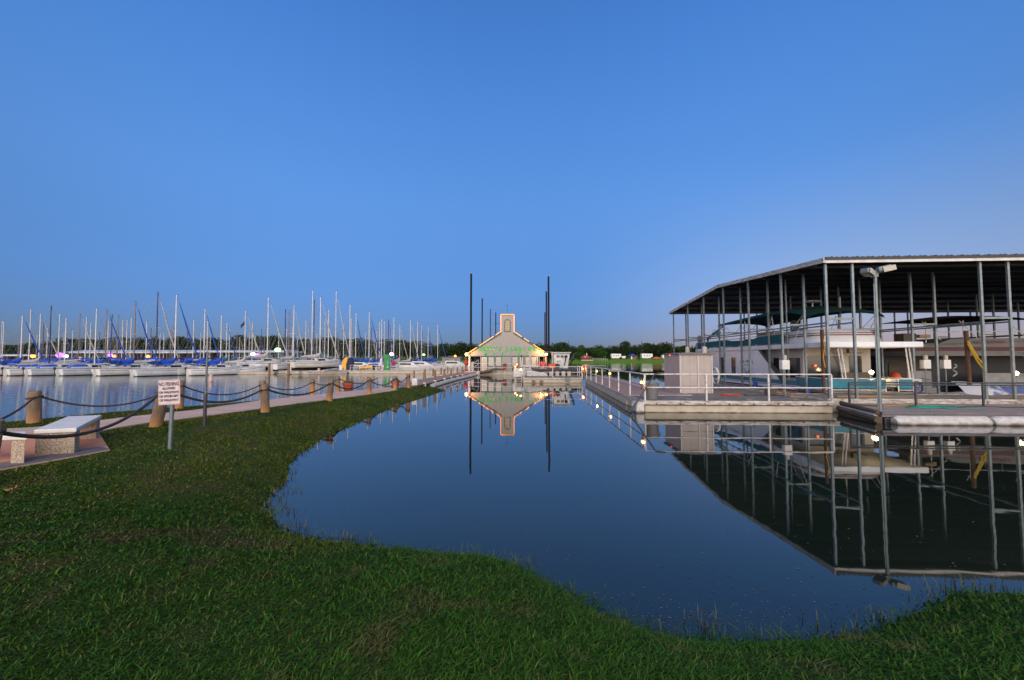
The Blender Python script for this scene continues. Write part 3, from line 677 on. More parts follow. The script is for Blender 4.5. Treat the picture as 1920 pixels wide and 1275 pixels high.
for i in range(6): rope(near[i], near[i + 1], [.42, .33, .30, .32, .30, .25][i], 'dark rope ' + nm[i], .03)
edge = (at(-180, 815, .5 + .8), .15)
rope(edge, far_[0], .25, 'dark rope coming from the left edge to the thick water side post')
nm = ['long dark rope on the water side behind the benches', 'water side rope behind the thin dark pole', 'water side rope right of the stout post', 'short water side rope before the red striped buoy']
for i in range(4): rope(far_[i], far_[i + 1], [.42, .34, .3, .22][i], nm[i])
pot2 = (Vector((at(741, 727, .4).x - .3, 25.2, 1.02)), .1)
rope(far_[4], (near[4][0] + Vector((.0, 1.6, .05)), .1), .26, 'water side rope hanging behind the first flower pot')
def flower_pot(px, py, s, label):
    p = at(px, py, .38); root = thing('flower_pot', label, 'flower pot', p, 'orange flower pots on the path')
    mb = MB(); mb.lathe(p, [(.21 * s, 0), (.23 * s, .02), (.29 * s, .36 * s), (.35 * s, .37 * s), (.36 * s, .50 * s), (.32 * s, .50 * s), (.31 * s, .42 * s)], 20); part(mb, 'pot', M['terra'], root, 35)
    mb = MB()
    for _ in range(60):
        a, rr = rng.uniform(0, 6.28), .27 * s * math.sqrt(rng.random()); c = Vector((p.x + rr * math.cos(a), p.y + rr * math.sin(a), p.z + .47 * s)); e = Vector((rng.gauss(0, .05), rng.gauss(0, .05), rng.uniform(.04, .14))); u = Vector((rng.gauss(0, 1), rng.gauss(0, 1), .3)).normalized() * .035
        mb.add([c - u * .3, c + e * .5 - u, c + e, c + e * .5 + u], [(0, 1, 2, 3)])
    part(mb, 'plants', M['leaf'], root)
flower_pot(652.5, 733, .92, 'round orange flower pot on the path right of the thin water side post')
flower_pot(741, 726.5, .86, 'orange flower pot half hidden behind the seventh post near the gangway')
# ---------------------------------------------------------------- gangway from the spit to the building
zd = .42
gl = [(-8.0, 25.6), (-7.75, 30), (-7.6, 34), (-7.2, 42), (-6.9, 48), (-6.7, 52.4)]; gr = [(-6.35, 25.3), (-5.95, 30), (-5.85, 34), (-5.6, 40), (-5.0, 46), (-4.6, 52.4)]
GW = thing('gangway', 'floating reddish board gangway with wooden posts leading to the building', 'gangway', (-6.8, 38, 0))
part(tri_strip([Vector((x, y, zd)) for x, y in gl], [Vector((x, y, zd)) for x, y in gr], .07), 'deck', M['deckx'], GW)
def lumpy(pts, w_, z0, z1, seed):
    r_ = random.Random(seed); mb = MB(); rows = []; n = 10; dense = []
    for (x0, y0), (x1, y1) in zip(pts[:-1], pts[1:]):
        k = max(2, int(abs(y1 - y0) / .5))
        dense += [(x0 + (x1 - x0) * i / k, y0 + (y1 - y0) * i / k) for i in range(k)]
    dense.append(pts[-1])
    for i, (x, y) in enumerate(dense):
        s = 1 + .25 * math.sin(i * 1.3) * r_.random() + r_.uniform(-.12, .12); zc, hz = (z0 + z1) / 2, (z1 - z0) / 2
        rows.append([(x + w_ * s * math.cos(q), y, zc + hz * (1 + r_.uniform(-.1, .1)) * math.sin(q)) for q in (2 * math.pi * j / n for j in range(n))])
    mb.grid(rows, closed=True); mb.f += [tuple(range(n))[::-1], tuple(len(mb.v) - n + j for j in range(n))]; mb.m += [0, 0]
    return mb
part(lumpy([(x + .02, y) for x, y in gr[1:]], .2, -.12, .30, 3), 'float_edge', M['foam'], GW, 60)
part(lumpy([(x - .05, y) for x, y in gl[1:]], .2, -.12, .33, 4), 'float_edge', M['foam'], GW, 60)
def wpost(x, y, h, r=.1):
    mb = MB(); mb.lathe((x, y, zd - .45), [(r, 0), (r, h + .45 - .02), (r * .8, h + .45)], 10); o = part(mb, 'post', M['brownpost'], GW, 40)
    mb = MB(); mb.lathe((x, y, zd - .35), [(r * 1.35, 0), (r * 1.35, .40), (r * 1.05, .42)], 10); part(mb, 'foot_sleeve', M['white'], o, 40)
def pxg(px, xs): # point on an edge polyline seen at picture column px
    for (x0, y0), (x1, y1) in zip(xs[:-1], xs[1:]):
        for k in range(60):
            x, y = x0 + (x1 - x0) * k / 60, y0 + (y1 - y0) * k / 60
            if PXC + F * x / (y * math.cos(PITCH)) >= px: return x, y
    return xs[-1]
for px in (797.5, 817, 834.5, 847, 858.5, 868): x, y = pxg(px, gr); wpost(x - .06, y, .82, .095 if y < 36 else .085)
for px in (775, 795, 811, 826, 838, 848): x, y = pxg(px, gl); wpost(x + .06, y, .8, .085)
mb = MB(); mb.box(-6.55, -6.2, 26.6, 26.95, .38, .86); solo(mb, 'utility_box', M['white'], 'upright white service box at the land end of the gangway', 'box', bevel=.03)
mb = MB()
for q in (.0, .35): mb.tube([(-6.0 + q, 27.6, .35), (-5.75 + q, 28.0, .05), (-5.4 + q * .5, 28.3, -.1)], .035, 6)
solo(mb, 'mooring_hose', M['black'], 'black hoses drooping into the water at the tip of the lawn', 'hose', smooth=50)
# sloping handrails near the building end of the gangway
mb = MB(); mb.tube([(-6.9, 47, .45), (-6.85, 47, 1.35), (-6.6, 52.2, 1.75), (-6.6, 52.2, .45)], .035, 6); mb.tube([(-6.88, 47, .95), (-6.6, 52.2, 1.25)], .03, 6)
mb.tube([(-4.95, 47, .45), (-4.95, 47, 1.2), (-4.35, 52.3, 2.0), (-4.35, 52.3, .45)], .035, 6); mb.tube([(-4.75, 49.5, .45), (-4.75, 49.5, 1.5)], .03, 6); mb.tube([(-4.95, 47, .8), (-4.35, 52.3, 1.4)], .03, 6)
part(mb, 'handrail', M['rail'], GW, 50)
# ---------------------------------------------------------------- docks of the sailing marina
def railing(root, pts, h, z, r=.03, step=2.4, mid=.5, mat=None):
    mat = mat or M['rail']; mb = MB(); pts = [Vector((p[0], p[1], z)) for p in pts]
    mb.tube([p + Vector((0, 0, h)) for p in pts], r, 8); mb.tube([p + Vector((0, 0, h * mid)) for p in pts], r * .85, 8)
    rl = part(mb, 'railing', mat, root, 50)
    for a, b_ in zip(pts[:-1], pts[1:]):
        k = max(1, round((b_ - a).length / step))
        for i in range(k + 1):
            if i == k and b_ is not pts[-1]: continue
            p = a.lerp(b_, i / k); mb = MB(); mb.cbox((p.x, p.y, p.z + h / 2 - .02), (r * 1.9, r * 1.9, h), math.atan2(b_.y - a.y, b_.x - a.x)); part(mb, 'post', mat, rl)
    return rl
def dock(name, label, poly, z, fh=.34, rails=(), h=1.0, mat=None, trim=.1, group=None, fl=None, tm=None):
    xs = [p[0] for p in poly]; ys = [p[1] for p in poly]
    root = thing(name, label, 'dock', (sum(xs) / len(xs), sum(ys) / len(ys), 0), group)
    mb = MB(); mb.prism(poly, z - .05, z); part(mb, 'deck', mat or M['deck'], root)
    def inset(k):
        cx, cy = sum(xs) / len(xs), sum(ys) / len(ys)
        return [(x + (cx - x) / max(.01, math.hypot(cx - x, cy - y)) * k, y + (cy - y) / max(.01, math.hypot(cx - x, cy - y)) * k) for x, y in poly]
    mb = MB(); mb.prism(inset(-.025), z - .05 - trim, z - .052); mb2 = MB()
    for a, b_ in zip(poly, poly[1:] + poly[:1]): mb.cbox(((a[0] + b_[0]) / 2, (a[1] + b_[1]) / 2, z - .02), (math.hypot(b_[0] - a[0], b_[1] - a[1]) + .03, .05, .075), math.atan2(b_[1] - a[1], b_[0] - a[0]))
    part(mb, 'edge_board', tm or M['trim'], root)
    mb = MB(); mb.prism(inset(.05), -.25, z - .06 - trim); mb2 = None; part(mb, 'float', fl or M['float'], root, bevel=.06)
    for pts in rails: railing(root, pts, h, z)
    return root
dock('floating_dock', 'long pale floating dock with white railings behind the flower pots', [(-23.5, 58.3), (-7.2, 57.6), (-7.2, 59.6), (-23.5, 60.2)], .45, rails=[[(-23.3, 58.5), (-18.6, 58.3)], [(-16.6, 58.2), (-7.3, 57.8)]], h=.75)
dock('floating_dock', 'low floating dock stub bending left below the lifted sailboats', [(-28.2, 54.6), (-27.2, 54.3), (-23.6, 58.3), (-23.6, 60.2)], .36)
dock('floating_dock', 'wooden finger dock under the lifted sailboats', [(-35, 58.6), (-27, 58.6), (-27, 59.6), (-35, 59.6)], .4)
dock('floating_dock', 'low dock with pale floats between the last moored boats and the lifted pair', [(-40, 55.5), (-32.5, 55.5), (-32.5, 56.5), (-40, 56.5)], .32)
dock('floating_dock', 'white railed dock reaching the left corner of the building', [(-7.1, 57.2), (-6.2, 54), (-5.9, 60), (-7.1, 61)], .45, rails=[[(-12, 62.5), (-6.6, 61.6)]], h=.9)
for px, pw, lb in ((505, 54.5, 'weathered timber dock piling below the stern of the left lifted sailboat'), (541, 54.8, 'pale timber piling between the two lifted sailboats')):
    x = atY(px, 690, pw).x; mb = MB(); mb.lathe((x, pw, -.6), [(.16, 0), (.15, 2.1), (.1, 2.14)], 10); solo(mb, 'timber_piling', M['brownpost'], lb, 'piling', 'timber pilings by the boat lifts', smooth=40)
for px, lb in ((536, 'round float drum with orange end below the boat lift gap'), (581, 'grey ended float drum at the low dock stub')):
    x = atY(px, 690, 55.2).x; mb = MB(); mb.tube([(x, 55.2, .12), (x + 1.4, 55.9, .12)], [.3, .3], 14); solo(mb, 'float_drum', M['float'], lb, 'float drum', smooth=40)
# striped buoys
def buoy(px, py, Y, h, r, label):
    p = atY(px, py, Y); p.z = 0; root = thing('marker_buoy', label, 'buoy', p, 'white marker buoys with orange bands')
    mb = MB(); mb.lathe((p.x, p.y, -.3), [(r, 0), (r, h + .3), (r * .8, h + .33)], 14); b_ = part(mb, 'tube', M['white'], root, 40)
    mb = MB(); mb.lathe((p.x, p.y, h - .12), [(r + .004, 0), (r + .004, .07)], 14); mb.lathe((p.x, p.y, .03), [(r + .004, 0), (r + .004, .06)], 14); part(mb, 'orange_band', M['orange'], b_, 40)
    mb = MB(); c = (p.x, p.y - r - .008, h * .5); s = r * .6; mb.tube([(c[0] - s, c[1], c[2]), (c[0], c[1] - .004, c[2] + s), (c[0] + s, c[1], c[2]), (c[0], c[1] - .004, c[2] - s)], .018, 5, closed=True); part(mb, 'diamond_mark', M['orange'], b_)
buoy(395.5, 712, 38, .62, .17, 'white buoy with orange bands right behind the thin dark pole')
buoy(598, 701, 55.5, .78, .17, 'white buoy with orange bands by the low dock under the lifted boats')
# things on the long pale dock
p = atY(650, 693, 59.2)
root = thing('upright_kayak', 'yellow and black kayak standing on end on the long pale dock', 'kayak', (p.x, p.y, .45))
mb = MB(); mb.grid([[(p.x - .45 + .12 * k + .25 * (1 - abs(z)) * -1 * (0 if k else 1), p.y + .25 * k, .47 + 1.85 * (z + 1) / 2) for z in np.linspace(-1, 1, 11)] for k in (0, .5, 1)])
part(MB().ext([(p.x - .75 + .55 * (z * z) , p.y - .02, .47 + 1.85 * (z + 1) / 2) for z in np.linspace(-1, 1, 13)] + [(p.x + .05, p.y - .02, .47 + 1.85), (p.x + .05, p.y - .02, .47)][::1], (.25, .25, 0)), 'hull', M['yellow'], root)
part(MB().ext([(p.x - .08, p.y - .05, .47 + 1.05)] + [(p.x + .42 + .40 * math.cos(a), p.y - .05, 1.45 + .85 * math.sin(a)) for a in np.linspace(R(180), R(-35), 12)] + [(p.x + .75, p.y - .05, .47), (p.x - .08, p.y - .05, .47)], (.2, .2, 0)), 'cockpit_cover', M['navy'], root)
p = atY(690, 692, 59.4); root = thing('yellow_dinghy', 'small yellow dinghy lying on the long pale dock', 'dinghy', (p.x, p.y, .45))
rows = [[(p.x - 1.15 + 2.4 * i / 8, p.y + math.cos(q) * .45 * math.sin(math.pi * min(1, (i + .6) / 6)) ** .6 * (1 if i < 7 else .6), .78 + .28 * math.sin(q) + (.12 if 3 < i < 7 else 0)) for q in np.linspace(0, 2 * math.pi, 11)[:-1]] for i in range(9)]
mb = MB(); mb.grid(rows, closed=True); mb.f += [tuple(range(10))[::-1], tuple(len(mb.v) - 10 + j for j in range(10))]; mb.m += [0, 0]; part(mb, 'hull', M['yellow'], root, 50)
mb = MB(); mb.box(p.x - .9, p.x + .8, p.y - .3, p.y + .3, .45, .54); part(mb, 'cradle', M['grey'], root)
p = atY(706, 694, 58.9); mb = MB(); mb.lathe((p.x, p.y, .45), [(.2, 0), (.25, .48), (.27, .5), (.22, .5)], 14); solo(mb, 'white_tub', M['white'], 'white round tub beside the tall green kiosk', 'tub', smooth=40)
p = atY(723, 696, 58.8); root = thing('green_kiosk', 'tall bright green booth standing on the long pale dock', 'booth', (p.x, p.y, .45))
mb = MB(); mb.cbox((p.x + .2, p.y, 1.55), (.85, .75, 2.2), R(12)); part(mb, 'cabinet', M['lime'], root, bevel=.03)
mb = MB(); mb.cbox((p.x - .1, p.y, 2.69), (1.5, .85, .07), R(12)); part(mb, 'canopy', M['lime'], root)
mb = MB(); mb.cbox((p.x - .62, p.y - .12, 1.55), (.3, .3, 2.1), R(12)); part(mb, 'side_unit', M['white'], root)
mb = MB(); mb.cbox((p.x - .62, p.y - .29, .85), (.2, .05, .42), R(12)); mb.cbox((p.x - .66, p.y - .29, 2.35), (.2, .05, .4), R(12)); part(mb, 'extinguisher_box', M['red'], root)
mb = MB()
for dz, wx in ((1.5, .16), (1.15, .1), (.9, .3), (1.75, .08)): mb.cbox((p.x + .38, p.y - .36, dz), (wx, .02, .1), R(12))
part(mb, 'pale_mark', M['white'], root)
p = atY(667, 693, 59.3); mb = MB(); mb.cbox((p.x, p.y, .75), (.7, .6, .6), .1); solo(mb, 'dock_box', M['grey'], 'grey storage box right of the upright kayak', 'box', bevel=.04)
p = atY(640, 693, 59.5); mb = MB(); mb.cbox((p.x, p.y, .85), (.5, .5, .8), .1); solo(mb, 'dock_box', M['white'], 'tall white storage box left of the upright kayak', 'box', bevel=.04)
p = atY(741, 672, 62); root = thing('red_awning', 'small red boat canopy with a hanging red cushion right of the green kiosk', 'awning', (p.x, p.y, 0))
mb = MB(); mb.grid([[(p.x + .6 * math.cos(a), p.y + k, 2.2 + .28 * math.sin(a)) for a in np.linspace(0, math.pi, 9)] for k in (-.5, .6)]); part(mb, 'canopy', M['red'], root, 60)
mb = MB()
for x in (-.58, .58):
    for y in (-.45, .55): mb.cyl((p.x + x, p.y + y, .2), (p.x + x, p.y + y, 2.22), .025, n=6)
part(mb, 'frame', M['rail'], root)
mb = MB(); mb.cbox((p.x - .15, p.y - .3, 1.45), (.5, .18, .75), .2, ry=.3); part(mb, 'cushion', M['red'], root, bevel=.06)

# ---------------------------------------------------------------- sailboats
M['hull'] = None
def hull_mat():
    m, t, b = nt('sailboat_hull'); L = t.links.new; b.inputs['Roughness'].default_value = .28
    tc = t.nodes.new('ShaderNodeTexCoord'); s = t.nodes.new('ShaderNodeSeparateXYZ'); L(tc.outputs['Object'], s.inputs[0])
    n = t.nodes.new('ShaderNodeTexNoise'); n.inputs['Scale'].default_value = 1.3; n.inputs['Detail'].default_value = 6; L(tc.outputs['Object'], n.inputs['Vector'])
    a = ramp(t, [(.35, (.84, .83, .80)), (.7, (.72, .70, .66))]); L(n.outputs[0], a.inputs[0])
    k = ramp(t, [(0, (.03, .022, .02)), (.065, (.03, .022, .02)), (.085, (1, 1, 1)), (1, (1, 1, 1))]); L(s.outputs[2], k.inputs[0])
    oi = t.nodes.new('ShaderNodeObjectInfo'); tn = ramp(t, [(0, (1, 1, 1)), (.35, (1, .96, .88)), (.55, (.97, 1, 1)), (.72, (.86, .9, .97)), (.9, (.98, .93, .86))], 'CONSTANT'); L(oi.outputs['Random'], tn.inputs[0])
    m2 = t.nodes.new('ShaderNodeMix'); m2.data_type = 'RGBA'; m2.blend_type = 'MULTIPLY'; m2.inputs[0].default_value = 1; L(a.outputs[0], m2.inputs[6]); L(tn.outputs[0], m2.inputs[7])
    mx = t.nodes.new('ShaderNodeMix'); mx.data_type = 'RGBA'; mx.blend_type = 'MULTIPLY'; mx.inputs[0].default_value = 1
    L(m2.outputs[2], mx.inputs[6]); L(k.outputs[0], mx.inputs[7]); L(mx.outputs[2], b.inputs['Base Color']); return m
M['hull'] = hull_mat()
SBL, SBB, SBH = 7.6, 2.5, 9.5
def sta(t_):
    x = (-.56 + t_) * SBL
    b_ = SBB / 2 * ((.74 + .26 * math.sin(math.pi * min(t_, .5))) if t_ < .5 else max(.015, math.cos((t_ - .5) * math.pi) ** .62))
    z = .82 + .9 * max(0, t_ - .35) ** 2 + .12 * max(0, .35 - t_)
    return x, b_, z
def sailboat(v):
    root = thing('sailboat', 'white sailboat', 'sailboat')
    mb = MB(); rows = []
    for i in range(15):
        t_ = i / 14; x, b_, z = sta(t_); rk = (lambda zz: -.28 * zz if i == 0 else (.12 * zz if i == 14 else 0)); kz = -.38 * math.sin(math.pi * min(1, t_ * .9 + .1))
        prof = [(b_, z), (b_ * .98, z * .62), (b_ * .9, .22), (b_ * .55, -.12), (0, kz - .02)]
        rows.append([(x + rk(zz), y, zz) for y, zz in prof] + [(x + rk(zz), -y, zz) for y, zz in prof[-2::-1]])
    mb.grid(rows); mb.f.append(tuple(range(9))[::-1]); mb.m.append(0); part(mb, 'hull', M['hull'], root, 35)
    mb = MB(); mb.grid([[(x - (.28 * z if i == 0 else 0), k * b_ * .97, z + .03 + .05 * (1 - k * k)) for k in (-1, -.5, 0, .5, 1)] for i, (x, b_, z) in ((i, sta(i / 14)) for i in range(15))]); dk = part(mb, 'deck', M['gel'], root, 30)
    mb = MB(); mb.tube([(x - (.28 * z if i == 0 else 0), b_, z + .02) for i, (x, b_, z) in ((i, sta(i / 14)) for i in range(15))], .03, 5); mb.tube([(x, -b_, z + .02) for x, b_, z in (sta(i / 14) for i in range(15))], .03, 5); part(mb, 'toe_rail', M['grey'], dk)
    mb = MB(); mb.tube([(x - (.2 * z if i == 0 else 0), b_ + .006, z - .17) for i, (x, b_, z) in ((i, sta(i / 14)) for i in range(14))], .022, 4); mb.tube([(x - (.2 * z if i == 0 else 0), -b_ - .006, z - .17) for i, (x, b_, z) in ((i, sta(i / 14)) for i in range(14))], .022, 4); part(mb, 'cove_stripe', M[('bluep', 'maroon', 'ink', 'tealpanel')[v]], root)
    mb = MB(); rows = []
    for x, hw, h in ((-1.0, .72, .0), (-.98, .74, .44), (.3, .72, .46), (1.2, .55, .34), (1.75, .35, .1)):
        zb = .92; rows.append([(x, -hw, zb), (x, -hw * .86, zb + h), (x, -hw * .4, zb + h + .05), (x, hw * .4, zb + h + .05), (x, hw * .86, zb + h), (x, hw, zb)])
    mb.grid(rows); cb = part(mb, 'cabin', M['gel'], root, 30)
    for s in (-1, 1):
        mb = MB(); mb.add([(-.8, s * .735, 1.02), (.5, s * .715, 1.04), (.45, s * .665, 1.30), (-.75, s * .675, 1.29)], [(0, 1, 2, 3)]); mb.v = [(x, y + s * .012, z) for x, y, z in mb.v]; part(mb, 'window', M['glass'], cb)
    mb = MB(); mb.cbox((-1.02, 0, 1.12), (.04, .5, .36)); part(mb, 'hatch', M['wicker'], cb)
    mb = MB(); mb.box(-3.3, -1.1, -.62, .62, .80, .955); part(mb, 'cockpit', M['grey'], root)
    mb = MB()
    for s in (-1, 1): mb.cbox((-2.2, s * .72, 1.0), (2.2, .12, .2)); 
    part(mb, 'coaming', M['gel'], root, bevel=.03)
    mb = MB(); mb.tube([(0, 0, .9), (0, 0, SBH * .5), (-.05, 0, SBH)], [.095, .09, .07], 8); mast = part(mb, 'mast', M['mast'], root, 50)
    mb = MB(); mb.tube([(-.05, -.85, SBH * .55), (0.05, 0, SBH * .56), (-.05, .85, SBH * .55)], .022, 5); part(mb, 'spreader', M['mast'], mast)
    mb = MB(); mb.tube([(-.3, 0, SBH + .02), (.25, 0, SBH + .06)], .015, 5); part(mb, 'wind_vane', M['wire'], mast)
    mb = MB(); mb.tube([(0.0, 0, 1.5), (-3.1, 0, 1.42)], .05, 8); part(mb, 'boom', M['mast'], root)
    if v != 3:
        mb = MB(); rows = []
        for x, r_, dz in ((.12, .08, .9), (.06, .16, .55), (-.15, .22, .22), (-.6, .2, .06), (-1.5, .17, .0), (-2.5, .13, -.02), (-3.0, .05, -.02)):
            rows.append([(x, r_ * 1.2 * math.cos(q), 1.64 + dz + r_ * 1.5 * math.sin(q)) for q in (2 * math.pi * j / 10 for j in range(10))])
        mb.grid(rows, closed=True); part(mb, 'sail_cover', M[('blue', 'blue', 'cream', 'blue')[v]], root, 60)
    if v in (1, 2):
        mb = MB(); mb.tube([(3.2, 0, 1.35), (1.6, 0, SBH * .52), (.35, 0, SBH * .9)], [.07, .1, .04], 7); part(mb, 'furled_jib', M['blue' if v == 1 else 'cream'], root, 50)
    mb = MB(); tip = (-.05, 0, SBH)
    bow, stern = (3.3, 0, 1.2), (-4.3, 0, .95)
    for a, b_ in ((tip, bow), (tip, stern), (tip, (-.1, 1.15, .9)), (tip, (-.1, -1.15, .9)), ((-.05, .85, SBH * .55), (-.1, 1.15, .9)), ((-.05, -.85, SBH * .55), (-.1, -1.15, .9)), ((-.05, 0, SBH - .3), (-3.1, 0, 1.5))): mb.tube([a, b_], .012, 4, cap=False)
    part(mb, 'rigging', M['wire'], root)
    mb = MB(); mb.tube([(2.6, .55, 1.05), (2.7, .5, 1.6), (3.35, 0, 1.75), (2.7, -.5, 1.6), (2.6, -.55, 1.05)], .018, 5); mb.tube([(-3.6, .9, .9), (-3.65, .9, 1.5), (-4.25, .5, 1.5), (-4.25, -.5, 1.5), (-3.65, -.9, 1.5), (-3.6, -.9, .9)], .018, 5)
    for s in (-1, 1): mb.tube([(-3.65, s * .9, 1.45), (-1, s * 1.18, 1.4), (1.2, s * 1.1, 1.45), (2.7, s * .5, 1.6)], .009, 4); mb.tube([(-1, s * 1.18, .9), (-1, s * 1.18, 1.4)], .012, 4); mb.tube([(1.2, s * 1.1, .95), (1.2, s * 1.1, 1.45)], .012, 4)
    part(mb, 'guard_rail', M['mast'], root)
    if v in (0, 3):
        mb = MB(); mb.cbox((-4.7, .45, .92), (.26, .22, .32)); mb.cbox((-4.68, .45, .5), (.1, .08, .7)); part(mb, 'outboard_motor', M['dark'], root, bevel=.04)
    mb = MB(); mb.cbox((-4.55, 0, .25), (.35, .05, 1.3)); mb.tube([(-4.5, 0, .95), (-3.2, .15, 1.15)], .025, 5); part(mb, 'rudder', M['gel'], root)
    if v in (0, 1):
        mb = MB(); mb.grid([[(x, .85 * math.cos(a), 1.25 + .62 * math.sin(a) * k) for a in np.linspace(0, math.pi, 9)] for x, k in ((-1.75, 1.0), (-1.1, 1.0), (-.7, .35))]); part(mb, 'dodger', M['blue'], root, 60)
    if v == 3:
        mb = MB(); mb.ext([(-3.2, -.75, .97), (-1.2, -.75, .97), (-1.3, -.55, 1.38), (-3.0, -.5, 1.25)], (0, 1.4, 0)); part(mb, 'cockpit_cover', M['blue'], root, bevel=.06)
    if v == 1:
        mb = MB(); mb.grid([[(x, 1.0 * math.cos(a), 2.05 + .22 * math.sin(a)) for a in np.linspace(0, math.pi, 7)] for x in (-3.7, -2.1)]); bm_ = part(mb, 'bimini', M['blue'], root, 60)
        for s in (-1, 1): mb = MB(); mb.tube([(-3.6, s * .98, .95), (-3.6, s * .98, 2.06), (-2.2, s * .98, 2.06), (-2.9, s * .98, .95)], .015, 5); part(mb, 'bimini_frame', M['mast'], root)
    if v == 2:
        mb = MB(); mb.tube([(-2.4, 0, 1.0), (-2.4, 0, 1.35)], .04, 6); mb.tube([(-2.45, .32 * math.cos(a), 1.4 + .32 * math.sin(a)) for a in np.linspace(0, 2 * math.pi, 13)[:-1]], .02, 5, closed=True); part(mb, 'steering_wheel', M['dark'], root)
    return root
PRO = [sailboat(v) for v in range(4)]
def clone(o, parent=None, sub=None):
    c = o.copy(); COL.objects.link(c); c.parent = parent
    for ch in list(o.children): clone(ch, c)
    return c
# picture column and row of each mast top; s silver, d dark blue, b brownish; optional front-row depth
MASTS = [(5, 602, 's'), (8, 603, 's'), (43, 592, 's'), (59, 581, 's'), (70, 628, 's'), (77, 589, 's'), (83, 603, 'd'), (97, 574, 'd'), (113, 589, 's'), (121, 622, 's'), (125, 597, 's'), (137, 619, 's'), (151, 588, 'b'), (163, 594, 's'),
    (171, 606, 's'), (182, 579, 's'), (187, 624, 'd'), (201, 580, 'b'), (204, 602, 's'), (211, 590, 'd'), (223, 591, 'b'), (231, 601, 's'), (239, 601, 's'), (247, 597, 's'), (255, 566, 'b'), (276, 602, 's'), (284, 616, 'd'), (297, 548, 'd'),
    (301, 623, 's'), (325, 612, 'b'), (332, 553, 's'), (352, 621, 'd'), (364, 600, 's'), (377, 624, 's'), (385, 580, 's'), (390, 602, 's'), (395, 625, 's'), (416, 591, 's'), (426, 606, 's'), (431, 616, 's'), (450, 632, 's'), (461, 583, 's'),
    (468, 622, 's'), (474, 603, 's'), (491, 618, 'd'), (504, 558, 's'), (536, 580, 'd'), (538, 617, 's'), (543, 583, 'b'), (552, 572, 's'), (558, 630, 's'), (574, 601, 's'), (587, 545, 's'), (590, 563, 'd'), (602, 557, 's'), (610, 599, 's'),
    (617, 581, 's'), (631, 546, 's'), (645, 607, 's'), (657, 571, 's'), (659, 598, 's'), (668, 588, 's'), (686, 624, 's'), (693, 586, 's'), (697, 614, 'd'), (712, 604, 's'), (716, 599, 's'), (721, 602, 's'), (729, 599, 'd'), (735, 620, 's'),
    (739, 595, 's'), (750, 609, 's'), (770, 599, 's'), (783, 604, 's'), (791, 610, 's'), (792, 622, 'd'), (803, 612, 's'), (821, 609, 's')]
_r = random.Random(3)
for _ in range(24):
    _x = round(_r.uniform(12, 812) * 2) / 2
    if all(abs(_x - q[0]) > 2.5 for q in MASTS): MASTS.append((_x, round(_r.uniform(612, 632)), _r.choice('sssb')))
MASTS.sort()
FRONT = {43: 53.5, 97: 54, 125: 54, 182: 54, 255: 54, 332: 52.5, 385: 55.5, 416: 54, 461: 57, 504: 60, 552: 62, 602: 61}
VAR = {332: 1, 385: 1, 461: 2, 504: 2, 552: 2, 602: 2, 693: 1, 821: 1, 770: 2, 631: 2}
LAND = {43: 'tall white left edge mast', 97: 'thick dark blue left edge mast', 182: 'tall silver mast before the middle violet floodlight', 255: 'tall brownish mast near the dark blue one', 297: 'tallest dark blue mast', 332: 'tall white mast above the fishing sign', 385: 'mast with slanting blue sail above the thin pole',
        416: 'silver mast right of the thin pole', 461: 'mast flying a small dark flag', 504: 'tall white mast over the left lifted hull', 536: 'dark blue mast between the lifted hulls', 602: 'white mast over the right lifted hull', 631: 'tallest white mast above the first flower pot', 693: 'tall mast left of the green kiosk', 739: 'white mast right of the green kiosk', 821: 'rightmost mast, nearest the building'}
ORDI = ['first', 'second', 'third', 'fourth', 'fifth', 'sixth', 'seventh', 'eighth', 'ninth', 'tenth', 'eleventh', 'twelfth', 'thirteenth']
placed = []
lastland, cnt = 'left edge of the view', 0
order = sorted(MASTS, key=lambda q: (q[0] not in FRONT, q[0]))
spots = {}
for px, py, c in order:
    if px in FRONT: D = FRONT[px]
    else:
        want = F * (rng.uniform(9.0, 10.2) - CZ) / (672 - py); want = min(max(want, 58), 122)
        best = None
        for k in range(80):
            D_ = want + (k // 2 + 1) * .8 * (1 if k % 2 else -1) if k else want
            if D_ < 57 or D_ > 128: continue
            x = (px - 960) * D_ / F
            if all(abs(x - a) > 2.75 or abs(D_ - b_) > 8.6 for a, b_ in placed) and not (x > -32 and D_ < 66 + (0 if x < -8 else 2)) : best = D_; break
        D = best or want
    placed.append(((px - 960) * D / F, D)); spots[(px, py)] = D
